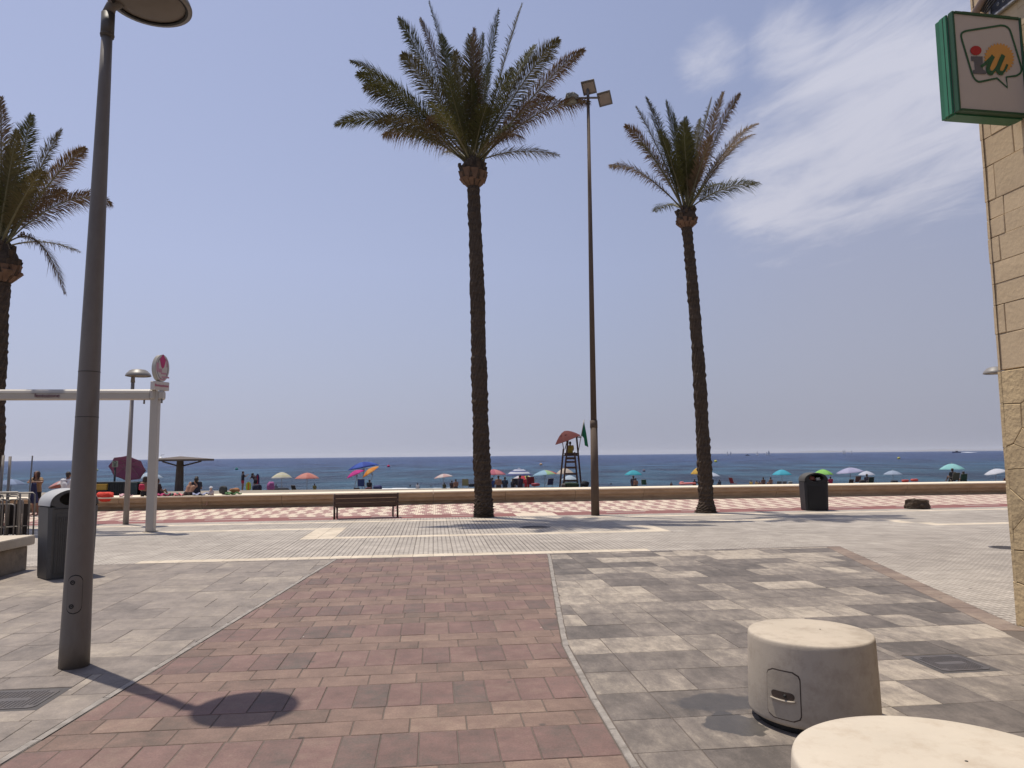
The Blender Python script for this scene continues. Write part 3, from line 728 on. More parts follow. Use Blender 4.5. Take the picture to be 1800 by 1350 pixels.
def stroke(pts, w_, off, m, nm, closed=False, th=.002):
    P_ = [Vector((loc(SP(*p))[0], loc(SP(*p))[2])) for p in pts]; n = len(P_); ws = w_ if isinstance(w_, list) else [w_]*n; vs = []
    for i in range(n):
        a = P_[(i-1) % n if closed else max(i-1, 0)]; c = P_[(i+1) % n if closed else min(i+1, n-1)]; d = (c-a).normalized(); nn = Vector((-d.y, d.x))*ws[i]/2
        for q in (P_[i]+nn, P_[i]-nn):
            vs.append((q.x, -off, q.y)); vs.append((q.x, -off+th, q.y))
    fs = []
    for i in range(n if closed else n-1):
        a, c = i*4, ((i+1) % n)*4; fs += [(a, a+2, c+2, c), (a+1, c+1, c+3, a+3), (a, c, c+1, a+1), (a+2, a+3, c+3, c+2)]
    return MB().add(vs, fs).build(nm, m, sg)
def arc(cx, cy, r, a0, a1, n=6): return [(cx+r*math.cos(math.radians(a0+(a1-a0)*i/n)), cy+r*math.sin(math.radians(a0+(a1-a0)*i/n))) for i in range(n+1)]
def spl(pts, n=5, closed=False):
    o = []; N_ = len(pts)
    for i in range(N_ if closed else N_-1):
        p0, p1, p2, p3 = (pts[(i+k) % N_] if closed else pts[min(max(i+k, 0), N_-1)] for k in (-1, 0, 1, 2))
        for j in range(n):
            t = j/n; o.append(tuple(.5*((2*p1[q])+(-p0[q]+p2[q])*t+(2*p0[q]-5*p1[q]+4*p2[q]-p3[q])*t*t+(-p0[q]+3*p1[q]-3*p2[q]+p3[q])*t**3) for q in range(2)))
    if not closed: o.append(pts[-1])
    return o
PF = -.016                      # panel face, local y = +.015
bub = [(345, 335), (370, 326), (740, 268)]+spl([(740, 268), (790, 275), (830, 305), (850, 345)], 3)[1:]+[(955, 690)]+spl([(955, 690), (966, 740), (950, 785), (905, 812)], 3)[1:]+[(800, 826), (812, 940), (700, 838), (560, 868)]+spl([(560, 868), (500, 876), (455, 840), (430, 790)], 3)[1:]+[(320, 420)]+spl([(320, 420), (312, 380), (322, 350), (345, 335)], 3)[1:-1]
face_off = -.011
sun_pts = []
for i in range(56):
    a = 2*PI*i/56; r = 172 if i % 2 else 146; sun_pts.append((722+r*.98*math.cos(a), 625+r*1.0*math.sin(a)))
flat(sun_pts, face_off+.002, orange, 'sun_disc')
stroke(bub, .021, face_off+.002, dgreen, 'speech_bubble', True)
flat([(470+60*math.cos(2*PI*i/28), 540+50*math.sin(2*PI*i/28)) for i in range(28)], face_off+.004, dotred, 'red_dot')
flat([(418, 602), (542, 604), (548, 745), (576, 762), (578, 794), (440, 790), (438, 755), (462, 748), (455, 655), (424, 650)], face_off+.0035, sgrey, 'letter_i')
ups = spl([(520, 715), (560, 690), (625, 625), (655, 600)], 4)
stroke(ups, [.012]+[.03]*(len(ups)-3)+[.045, .045], face_off+.0055, dgreen, 'letter_u')
d1_ = spl([(655, 600), (612, 690), (598, 750), (625, 785), (672, 755), (720, 680)], 5); stroke(d1_, [.045]*12+[.05]*6+[.028]*(len(d1_)-18), face_off+.0062, dgreen, 'letter_u')
d2_ = spl([(765, 590), (722, 690), (705, 755), (735, 785), (775, 760), (808, 692)], 5); stroke(d2_, [.05]*12+[.05]*6+[.024]*(len(d2_)-18), face_off+.0068, dgreen, 'letter_u')
# bracket, pipe and cables on the wall above
dk = mat('bracket_steel', (0.10, 0.08, 0.07), .6, .3, 10, .2, 40, metal=.3)
b = MB(); b.box((W_*.25, TH/2, HT+.03), (.05, .05, .06)); b.box((W_*.75, TH/2, HT+.03), (.05, .05, .06)); b.box((W_*.62, TH/2, HT+.072), (W_*.72, .035, .025), ch=.005); b.build('bracket', dk, sg)
pipe_m = mat('clay_pipe', (0.30, 0.22, 0.18), .8, .2, 4, .3, 30); cab = mat('black_cable', (0.02, 0.02, 0.02), .6, .1, 4, 0)
pp = thing('wall_pipe', 'pinkish clay pipe and black cables climbing the wall above the sign', 'pipe')
w1, w2 = wallpt(1722, 22), wallpt(1762, -40); offv = -Vector((cA, sA, 0))
MB().tube([w1+offv*.05, w1.lerp(w2, .5)+offv*.06, w2+offv*.05], .045, 12).build('pipe', pipe_m, pp)
for k in range(4):
    q1, q2 = wallpt(1728+k*3, 20+k), wallpt(1772+k*5, -40)
    MB().tube([q1+offv*.03, q1.lerp(q2, .4)+offv*(.05+.02*k)+Vector((0, 0, -.03*k)), q2+offv*.03], .011, 7).build('cable', cab, pp)

# ================================================================== STREET LAMPS, FLOODLIGHT
lamp_m = mat('lamp_grey_paint', (0.185, 0.162, 0.138), .5, .18, 2.5, .12, 25, spec=.4, dark=(0.09, 0.07, 0.055), dscale=3, damt=.5, stretch=(1, 1, .35))
lens_m = mat('lamp_lens', (0.34, 0.29, 0.24), .35, .1, 3, .05, 20, trans=.45); black = mat('dark_rubber', (0.02, 0.02, 0.02), .7, .1, 4, 0)
shell_m = mat('lamp_head_shell', (0.22, 0.205, 0.19), .45, .1, 3, .05, 20)
def head_disc(parent, c, r, lens=True):
    M = Matrix.Translation(c)
    b = MB(); k_ = r/.405; b.lathe([(r*.90, -.035), (r, -.03), (r*1.0, -.012), (r*.96, .03*k_), (r*.86, .09*k_), (r*.80, .10*k_), (r*.72, .15*k_), (r*.5, .195*k_), (r*.2, .215*k_), (.001, .22*k_)], 48, M=M, cap=False)
    b.lathe([(r*.90, -.035), (r*.88, -.02)], 48, M=M, cap=False); o = b.build('lamp_shade', shell_m, parent)
    b = MB(); b.lathe([(.001, -.055), (r*.35, -.05), (r*.62, -.035), (r*.84, -.012)], 40, M=M, cap=False); b.build('lens', lens_m, o)
    b = MB(); b.lathe([(r*.84, -.03), (r*.90, -.036), (r*.905, -.02), (r*.84, -.014), (r*.84, -.03)], 48, M=M, cap=False); b.build('gasket', black, o)
    return o
base = g(130, 1171); top = at(191, 8, base.y)
l1 = thing('street_lamp', 'tall grey street lamp post in the left foreground with round head and small access door', 'street lamp', (base.x, base.y, 0))
TZ = top.z; dx = top.x-base.x
lean = Matrix.Identity(4)
R0, R1 = .132, .052
prof = [(R0, 0), (R0*.985, .25)]+[(R0+(R1-R0)*(z/(TZ-.35)), z) for z in [i*(TZ-.35)/12 for i in range(1, 13)]]
b = MB()
b.tube([(dx*z/TZ, 0, z) for r, z in prof], [r for r, z in prof], 36); b.build('pole', lamp_m, l1)
for z, r in ((TZ*.437-.1, 0), (TZ*.37-.1, 0)):
    rr = R0+(R1-R0)*(z/(TZ-.35))+.0025; b = MB(); b.tube([(dx*z/TZ, 0, z), (dx*z/TZ, 0, z+.006)], rr, 36); b.build('joint_ring', mat('joint_line', (.05, .045, .04), .7, .1, 4, 0), l1)
b = MB(); b.tube([(dx, 0, TZ-.36), (dx, 0, TZ-.10)], .064, 24); b.tube([(dx, 0, TZ-.34), (dx, 0, TZ-.33)], .068, 24); b.build('collar', mat('collar_dark', (.09, .08, .07), .5, .1, 4, .1, 20), l1)
b = MB(); b.tube([(dx, 0, TZ-.11), (dx+.03, 0, TZ-.02), (dx+.14, 0, TZ+.02)], [.06, .055, .045], 16); b.build('arm', lamp_m, l1)
head_disc(l1, (dx+.43, 0, TZ+.02), .405)
# access door and bolts, on the side that faces the camera
def door(parent, zc, hgt, wid):
    rr = R0+(R1-R0)*(zc/(TZ-.35)); toc = math.atan2(-base.y, -base.x)-.22
    def cyl_pt(a, z, off): r_ = R0+(R1-R0)*(z/(TZ-.35))+off; return Vector((math.cos(toc+a/rr)*r_+dx*z/TZ, math.sin(toc+a/rr)*r_, z))
    out_ = [(wid/2*math.cos(t), (hgt/2-wid/2)+wid/2*math.sin(t)) for t in [PI*i/8 for i in range(9)]]+[(wid/2*math.cos(t), -(hgt/2-wid/2)+wid/2*math.sin(t)) for t in [PI+PI*i/8 for i in range(9)]]
    for sc, off, m, nm in ((1.06, .001, black, 'door_gap'), (1.0, .004, lamp_m, 'access_door')):
        vs = [cyl_pt(p[0]*sc, zc+p[1]*sc, off) for p in out_]; n = len(vs); vs += [cyl_pt(0, zc, off)]+[cyl_pt(p[0]*sc, zc+p[1]*sc, -.01) for p in out_]
        # strips across so that the panel follows the curve
        fs = [(i, (i+1) % n, n) for i in range(n)]
        b = MB()
        rows = 44; cols = 8; grid = []
        for i in range(rows+1):
            zz = -hgt/2*sc + hgt*sc*i/rows; hw_ = wid/2*sc
            if abs(zz) > hgt/2*sc-wid/2*sc: q = abs(zz)-(hgt/2*sc-wid/2*sc); hw_ = math.sqrt(max(0.0, (wid/2*sc)**2-q*q))
            for j in range(cols+1): grid.append(cyl_pt(hw_*(2*j/cols-1), zc+zz, off))
        fs = [(i*(cols+1)+j, i*(cols+1)+j+1, (i+1)*(cols+1)+j+1, (i+1)*(cols+1)+j) for i in range(rows) for j in range(cols)]
        b.add(grid, fs, 0, True); o = b.build(nm, m, parent)
    for s_ in (-1, 1):
        c = cyl_pt(-.02, zc+s_*hgt*.32, .004); nrm_ = Vector((math.cos(toc-.02/rr), math.sin(toc-.02/rr), 0)); q = nrm_.to_track_quat('Z', 'Y').to_matrix().to_4x4(); b = MB(); b.lathe([(.022, 0), (.022, .002), (.013, .003), (.013, .0), (.008, -.001), (.001, .006)], 18, M=Matrix.Translation(c) @ q, cap=False); b.build('bolt', black, parent)
door(l1, at(128, 1041, base.y).z, .345, .125)

def far_lamp(px, pyb, pyt, label, side, r=.40):
    base = g(px, pyb); tp = at(px+13, pyt, base.y); o = thing('street_lamp', label, 'street lamp', (base.x, base.y, 0), group='street lamps on the promenade')
    z = tp.z; dx = tp.x-base.x; b = MB(); b.tube([(0, 0, 0), (dx*.98, 0, z-.16)], [.085, .05], 16); b.build('pole', mat('pale_lamp_pole', (.30, .27, .25), .5, .1, 3, .1, 20), o)
    b = MB(); b.tube([(dx*.98, 0, z-.2), (dx, 0, z-.02), (dx+.12*side, 0, z+.02)], [.065, .06, .045], 14); b.build('arm', lamp_m, o)
    head_disc(o, (dx+.16*side, 0, z+.02), r); return o
far_lamp(221, 922, 661, 'slim pale street lamp behind the awning beam with a disc head', 1, .365)
cA3 = at(1751, 655, 25.3)
o3 = thing('street_lamp', 'street lamp whose disc head peeks out left of the stone building', 'street lamp', (cA3.x+.42, 25.3, 0), group='street lamps on the promenade')
b = MB(); b.tube([(0, 0, 0), (0, 0, cA3.z-.12)], [.085, .05], 16); b.build('pole', mat('pale_lamp_pole', (.3, .27, .25)), o3)
head_disc(o3, (-.42, 0, cA3.z), .40)
b = MB(); b.tube([(0, 0, cA3.z-.16), (0, 0, cA3.z-.02), (-.12, 0, cA3.z)], [.06, .055, .045], 14); b.build('arm', lamp_m, o3)

# floodlight mast
rust = mat('rusty_mast', (0.125, 0.088, 0.064), .85, .2, 1.2, .2, 30, dark=(0.10, 0.08, 0.065), dscale=.5, damt=.4, stretch=(1, 1, .6))
base = g(1046.5, 906); T_ = at(1033.5, 163, base.y)
fl = thing('floodlight_mast', 'tall rusty brown mast with three floodlights between the two palms', 'mast', (base.x, base.y, 0))
dx = T_.x-base.x; Z = T_.z
b = MB(); b.tube([(0, 0, 0), (dx*.28, 0, Z*.21)], [.135, .115], 20); b.build('lower_pole', rust, fl)
b = MB(); b.tube([(dx*.21, 0, Z*.198), (dx*.22, 0, Z*.215)], [.125, .122], 20); b.build('collar', rust, fl)
b = MB(); b.tube([(dx*.22, 0, Z*.21), (dx, 0, Z-.1)], [.10, .05], 20); b.build('pole', rust, fl)
zc_ = at(1033, 172, base.y).z
b = MB(); b.tube([(dx-.62, 0, zc_), (dx+.55, 0, zc_)], .035, 10); b.tube([(dx, 0, zc_-.35), (dx, 0, zc_+.32)], .05, 12); b.build('crossbar', lamp_m, fl)
glass_m = mat('flood_glass', (0.34, 0.27, 0.21), .3, .15, 3, 0); hous = mat('flood_housing', (0.30, 0.28, 0.21), .6, .2, 3, .15, 20)
def flood(x, z, tilt, yaw):
    M = Matrix.Translation((x, 0, z)) @ Matrix.Rotation(yaw, 4, 'Z') @ Matrix.Rotation(tilt, 4, 'X') @ Matrix.Scale(.86, 4)
    b = MB(); 
    fr_, bk = (.27, .27), (.17, .17)
    vs = [(-.27, -.08, -.26), (.27, -.08, -.26), (.27, -.08, .26), (-.27, -.08, .26), (-.16, .14, -.15), (.16, .14, -.15), (.16, .14, .15), (-.16, .14, .15)]
    b.add(vs, [(4, 7, 6, 5), (0, 4, 5, 1), (1, 5, 6, 2), (2, 6, 7, 3), (3, 7, 4, 0), (0, 1, 2, 3)], M=M)
    for k in range(5): b.box((-.12+.06*k, .16, 0), (.012, .06, .26), M=M)
    o = b.build('floodlight', hous, fl)
    b = MB(); b.box((0, -.10, -.02), (.48, .035, .42), ch=.008, M=M); b.build('glass', glass_m, o)
    b = MB(); b.box((0, -.115, -.245), (.55, .05, .05), M=M); b.box((0, -.115, .245), (.55, .05, .05), M=M); b.box((-.26, -.115, 0), (.035, .05, .44), M=M); b.box((.26, -.115, 0), (.035, .05, .44), M=M); b.build('rim', lamp_m, o)
flood(dx+.06, zc_+.40, math.radians(38), math.radians(-26)); flood(dx-.60, zc_, math.radians(30), math.radians(160)); flood(dx+.60, zc_-.02, math.radians(32), math.radians(-30))

# ================================================================== PALMS
trunk_m = mat('palm_trunk', (0.080, 0.056, 0.038), .95, .35, 5, .9, 18, dark=(0.05, 0.036, 0.026), dscale=6, damt=.8, stretch=(1, 1, 2.2))
boot_m = mat('palm_leaf_base', (0.17, 0.10, 0.062), .9, .3, 4, .6, 30, dark=(0.08, 0.05, 0.03), dscale=5, damt=.6)
def leafmat(name, c, tr): return mat(name, c, .7, .28, 6, 0, spec=.12, trans=tr, island=.4)
frond_g = leafmat('frond_green', (0.098, 0.096, 0.034), .25); frond_o = leafmat('frond_olive', (0.130, 0.108, 0.048), .25)
frond_b = leafmat('frond_dry', (0.185, 0.122, 0.070), .25); rach = mat('frond_rachis', (0.17, 0.15, 0.07), .6, .2, 3, 0)
def trunk(parent, pts, radii, seed):
    rg = random.Random(seed); P = [Vector(p) for p in pts]; L_ = sum((P[i+1]-P[i]).length for i in range(len(P)-1)); n = 26; step = .075; vs = []; rows = int(L_/step)
    def ev(t):
        s_ = t*(len(P)-1); i = min(int(s_), len(P)-2); f = s_-i
        p0, p1, p2, p3 = P[max(i-1, 0)], P[i], P[i+1], P[min(i+2, len(P)-1)]
        q = .5*((2*p1)+(-p0+p2)*f+(2*p0-5*p1+4*p2-p3)*f*f+(-p0+3*p1-3*p2+p3)*f**3)
        return q, radii[i]+(radii[i+1]-radii[i])*f
    for r in range(rows+1):
        c, rad = ev(r/rows); rad *= 1+.035*math.sin(r*.21+seed)+.025*math.sin(r*.53+seed*2)+rg.uniform(-.012, .02); ph = rg.uniform(0, .3)
        for k in range(n):
            a = 2*PI*k/n+(r % 2)*PI/n; sc = ((r*.5+k*3/n*2) % 1.0)
            rr = rad*(1+.055*(1 if (k+r//2) % 2 == 0 else -1)+rg.uniform(-.06, .06)) + (.014 if r % 3 == 0 else -.005)*rg.uniform(.2, 1.6)
            if r < 8: rr += rg.uniform(0, .03)
            vs.append((c.x+math.cos(a)*rr, c.y+math.sin(a)*rr, c.z))
    fs = [(r*n+k, r*n+(k+1) % n, (r+1)*n+(k+1) % n, (r+1)*n+k) for r in range(rows) for k in range(n)]
    fs.append(tuple(rows*n+k for k in range(n)))
    return MB().add(vs, fs, 0, False).build('trunk', trunk_m, parent)
def frond(parent, p0, p1, p2, mleaf, seed, Lm=.52, dens=1.0, droop=.25, roll=0.0, start=.16):
    rg = random.Random(seed); p0, p1, p2 = Vector(p0), Vector(p1), Vector(p2)
    def ev(t): return p0*(1-t)**2+p1*2*t*(1-t)+p2*t*t
    def tn(t): return ((p1-p0)*(1-t)+(p2-p1)*t).normalized()
    L_ = sum((ev((i+1)/20)-ev(i/20)).length for i in range(20)); b = MB(); NP = 14
    b.tube([ev(i/NP) for i in range(NP+1)], [.035*(1-i/NP)**1.1+.005 for i in range(NP+1)], 6, mi=1, flat=.6)
    N_ = int(L_*46*dens); upv = Vector((0, 0, 1))
    for i in range(N_):
        t = start+(1-start)*(i+rg.random()*.6)/N_; c = ev(t); T = tn(t)
        W = T.cross(upv); W = W.normalized() if W.length > .1 else Vector((1, 0, 0)); W = Matrix.Rotation(roll+rg.uniform(-.1, .1), 3, T) @ W; Nn = W.cross(T).normalized()
        env = min(1, (t-start)/.14+.3)*min(1, (1-t)/.34+.20); ln_ = Lm*env*rg.uniform(.8, 1.2)
        fwd = .55+.75*t
        for s_ in (-1, 1):
            d = (W*s_*rg.uniform(.8, 1.15)+T*fwd*rg.uniform(.75, 1.25)+Nn*(rg.uniform(.05, .55) if i % 2 else rg.uniform(-.1, .3))).normalized()
            w_ = T.cross(d); w_ = (d.cross(Nn)).normalized()*.0115
            tip = c+d*ln_+Vector((0, 0, -droop*ln_*rg.uniform(.3, 2.0))); mid = c+d*ln_*.5+Vector((0, 0, -droop*ln_*.12))
            b.add([c+w_*.5, c-w_*.5, mid-w_, tip, mid+w_], [(0, 1, 2, 4), (4, 2, 3)], 0, False)
    return b.build('frond', [mleaf, rach], parent)
def palm(label, base, tpts, radii, crown, fronds, fillers, seed, bulb, Lm=.52):
    o = thing('palm_tree', label, 'palm tree', (base.x, base.y, 0), group='palm trees along the promenade'); B = Vector((base.x, base.y, 0)); rg = random.Random(seed)
    trunk(o, [Vector(p)-B for p in tpts], radii, seed); top = Vector(tpts[-1])-B
    rb_, hb = bulb
    b = MB(); prof = [(radii[-1]*.95, -.08), (rb_*.72, .08*hb), (rb_*.93, .26*hb), (rb_*.96, .5*hb), (rb_*.82, .72*hb), (rb_*.55, .95*hb), (rb_*.3, 1.15*hb), (.02, 1.3*hb)]
    b.lathe(prof, 28, M=Matrix.Translation(top)); b.build('crown_base', trunk_m, o)
    for i in range(44):       # cut leaf bases round the crown
        ring = 0 if i < 11 else (1 if i < 22 else 2); a = (i % 11)*2*PI/11+ring*.28+rg.uniform(-.08, .08); z0 = (-.06, .10, rg.uniform(.35, .8))[ring]*hb; r_ = (radii[-1]*.98, rb_*.80, rb_*(.92 if z0 < .6*hb else .72))[ring]; sz = hb*(.26, .27, .17)[ring]*rg.uniform(.62, 1.2)
        M = Matrix.Translation(top+Vector((math.cos(a)*r_, math.sin(a)*r_, z0))) @ Matrix.Rotation(a, 4, 'Z') @ Matrix.Rotation(math.radians((40, 12, rg.uniform(-15, 30))[ring]), 4, 'Y')
        b = MB(); vs = [(-.02, -.05, 0), (.03, -.045, 0), (.03, .045, 0), (-.02, .05, 0), (-.01, -sz*.55, sz*1.3), (.055, -sz*.42, sz*1.35), (.055, sz*.42, sz*1.35), (-.01, sz*.55, sz*1.3)]
        b.add(vs, [(3, 2, 1, 0), (4, 5, 6, 7), (0, 1, 5, 4), (1, 2, 6, 5), (2, 3, 7, 6), (3, 0, 4, 7)], M=M); b.build('leaf_base', boot_m if ring < 2 else trunk_m, o)
    ctr = Vector(crown)-B
    for j, f in enumerate(fronds):
        (tx, ty), bulge, dep, mt, dr = f
        tip = at(tx, ty, crown.y+dep)-B; d = tip-ctr; st_ = ctr+Vector((d.x, dep*.5, 0))*.05+Vector((rg.uniform(-.08, .08), rg.uniform(-.12, .12), rg.uniform(-.3, .0)))
        ctl = st_.lerp(tip, .66 if abs(d.x) > 1.8 else .55)+Vector((-.05*d.x, 0, 1))*(bulge*1.55+.08)
        frond(o, st_, ctl, tip, mt, seed*100+j, Lm=Lm*(1 if mt is not frond_b else .85), droop=dr, roll=(1 if d.x > 0 else -1)*rg.choice((-1, -1, 1))*rg.uniform(.1, .9))
    for j in range(fillers):
        a = j*2.399+seed; el_ = math.radians(rg.choice((20, 40, 55, 70, 80))+rg.uniform(-8, 8)); L_ = rg.uniform(1.9, 2.7)*Lm/.52
        sy_ = math.sin(a); dirh = Vector((math.cos(a)*.45, sy_, 0)).normalized()
        tip = ctr+dirh*L_*math.cos(el_)+Vector((0, 0, L_*math.sin(el_)-(.5 if el_ < .8 else 0))); ctl = ctr.lerp(tip, .5)+Vector((0, 0, .45*math.cos(el_)))
        frond(o, ctr+dirh*.1+Vector((0, 0, -.15)), ctl, tip, rg.choice((frond_g, frond_g, frond_o)), seed*300+j, Lm=Lm*.9, dens=.85, droop=.25, roll=rg.uniform(-.6, .6))
    return o
G, O, D = frond_g, frond_o, frond_b
pb = g(850, 909); Y = pb.y
palm('tall palm with the largest crown, standing just left of the floodlight mast', pb,
     [pb+Vector((0, 0, -.05)), at(850, 880, Y), at(846, 780, Y), at(842, 640, Y), at(838, 480, Y), at(832, 325, Y)], [.35, .28, .255, .245, .225, .19],
     at(830, 278, Y), [
    ((590, 219), .75, -.8, G, .2), ((617, 108), .45, .3, G, .25), ((628, 130), .4, -1.1, G, .2), ((640, 152), .35, -.4, O, .25), ((700, 32), .25, .5, G, .15), ((707, 95), .25, -.9, O, .2), ((738, 33), .2, .9, D, .15),
    ((754, 4), .15, -.5, G, .12), ((775, 60), .1, 1.2, G, .12), ((833, 50), .0, -1.6, D, .12), ((826, 62), .0, -1.3, O, .12), ((877, 18), .1, .6, G, .12), ((918, 7), .15, -.4, O, .12), ((940, 80), .2, .8, G, .15), ((982, 69), .25, -.7, O, .2),
    ((1027, 87), .3, .3, D, .22), ((974, 172), .4, -.9, D, .3), ((1036, 180), .6, .2, D, .45), ((921, 243), .55, -.9, D, .55), ((674, 238), .5, .9, D, .5), ((752, 206), .35, -1.2, D, .5), ((800, 90), .1, -1.4, O, .15), ((860, 110), .1, 1.4, G, .15), ((660, 215), .6, -1.3, O, .4), ((850, 60), .1, -1.0, G, .1), ((780, 120), .2, -1.8, G, .2), ((900, 120), .2, -1.7, G, .2)],
     11, 3, (.46, .92), .62)
pb = g(1240, 901); Y = pb.y
palm('slimmer shorter palm to the right of the floodlight mast', pb,
     [pb+Vector((0, 0, -.05)), at(1241, 878, Y), at(1236, 780, Y), at(1228, 640, Y), at(1217, 500, Y), at(1207, 398, Y)], [.39, .245, .215, .20, .18, .165],
     at(1206, 362, Y), [
    ((1072, 292), .45, -.5, D, .35), ((1099, 221), .3, .4, D, .25), ((1118, 188), .2, -.7, O, .2), ((1136, 171), .15, .5, O, .15), ((1171, 178), .05, -.8, G, .1), ((1184, 200), .0, .9, G, .1), ((1201, 214), .0, -1.2, G, .1),
    ((1251, 172), .1, .4, O, .12), ((1271, 162), .15, -.5, D, .15), ((1301, 165), .3, .3, D, .25), ((1331, 218), .4, -.5, D, .2), ((1326, 236), .4, .6, D, .25), ((1120, 250), .3, -1.2, O, .3), ((1160, 230), .1, -1.4, G, .2), ((1250, 240), .1, -1.3, D, .2), ((1145, 205), .15, .9, G, .2), ((1230, 210), .05, 1.0, O, .15)],
     9, 5, (.36, .66), .58)
pb = Vector((-15.85, 22.19, 0)); Y = pb.y
palm('palm cut by the left edge of the photo behind the awning beam', pb,
     [Vector((-16.15, 22.19, -.05)), at(-13, 800, Y), at(-9, 700, Y), at(-4, 600, Y), at(1, 500, Y), at(2, 492, Y)], [.34, .27, .26, .26, .25, .25],
     at(2, 425, Y), [
    ((2, 170), .0, -.6, D, .12), ((-40, 190), .1, .6, G, .12), ((56, 202), .1, -.3, G, .12), ((108, 228), .2, .4, O, .2), ((150, 260), .25, -.6, D, .2), ((100, 290), .25, .8, D, .2), ((117, 336), .45, .4, D, .3), ((196, 358), .75, -.4, D, .3), ((114, 516), 1.15, -.3, D, .35),
    ((-70, 230), .2, .2, O, .2), ((-120, 300), .5, -.4, G, .3), ((-170, 370), .7, .5, D, .3), ((-110, 500), 1.0, 0, D, .4), ((30, 230), .1, -1.2, O, .2), ((20, 260), .1, 1.3, G, .2), ((75, 300), .2, -1.4, O, .3)],
     8, 9, (.50, 1.1), .58)
# cut palm stump
sp_ = g(1613, 894); st = thing('palm_stump', 'low cut palm stump on the red lane edge right of the black bin', 'tree stump', (sp_.x, sp_.y, 0))
rg = random.Random(4); n = 22; prof = [(.40, 0), (.41, .08), (.385, .18), (.37, .27), (.30, .31), (.12, .28), (.01, .27)]; vs = []
for r_, z in prof:
    for k in range(n): a = 2*PI*k/n; q = r_*(1+rg.uniform(-.09, .09)); vs.append((q*math.cos(a), q*math.sin(a)*.8, z+rg.uniform(-.02, .02)+.04*math.cos(a+2)))
b = MB(); b.add(vs, [(i*n+k, i*n+(k+1) % n, (i+1)*n+(k+1) % n, (i+1)*n+k) for i in range(len(prof)-1) for k in range(n)]); b.build('stump', trunk_m, st)

# ================================================================== BENCH, BINS, SEATS
wood = mat('bench_wood', (0.085, 0.045, 0.03), .6, .25, 4, .2, 30, stretch=(1, 6, 6)); steel = mat('bench_iron', (0.05, 0.035, 0.03), .5, .15, 4, .1, 20)
pL, pR = g(590, 913.5), g(697, 910); wB = (pR-pL).length; midB = (pL+pR)/2; angB = math.atan2(pR.y-pL.y, pR.x-pL.x)
bn = thing('park_bench', 'dark brown slatted wooden bench facing the sea with its back to the photo', 'bench', (midB.x, midB.y, 0), angB)
hb_ = wB/2
for z in (.72, .585, .45):
    b = MB(); b.box((0, .0+(.72-z)*.15, z), (2*hb_+.12, .03, .112), ch=.006); b.build('back_slat', wood, bn)
for y in (.12, .24, .36, .47):
    b = MB(); b.box((0, y, .40), (2*hb_+.04, .10, .03), ch=.005); b.build('seat_slat', wood, bn)
for s_ in (-1, 1):
    b = MB(); b.tube([(s_*(hb_+.04), .04, 0), (s_*(hb_+.04), .10, .38), (s_*(hb_+.04), .025, .79)], .032, 8); b.build('leg', steel, bn)
    b = MB(); b.tube([(s_*(hb_-.06), .50, 0), (s_*(hb_-.06), .47, .40)], .028, 8); b.build('leg', steel, bn)
    b = MB(); b.tube([(s_*(hb_+.04), .06, .58), (s_*(hb_+.04), .3, .60), (s_*(hb_+.04), .5, .58), (s_*(hb_+.03), .5, .42)], .022, 8); b.build('armrest', steel, bn)
b = MB(); b.tube([(-hb_, .1, .372), (hb_, .1, .372)], .018, 8); b.tube([(-hb_, .45, .372), (hb_, .45, .372)], .018, 8); b.build('seat_rail', steel, bn)

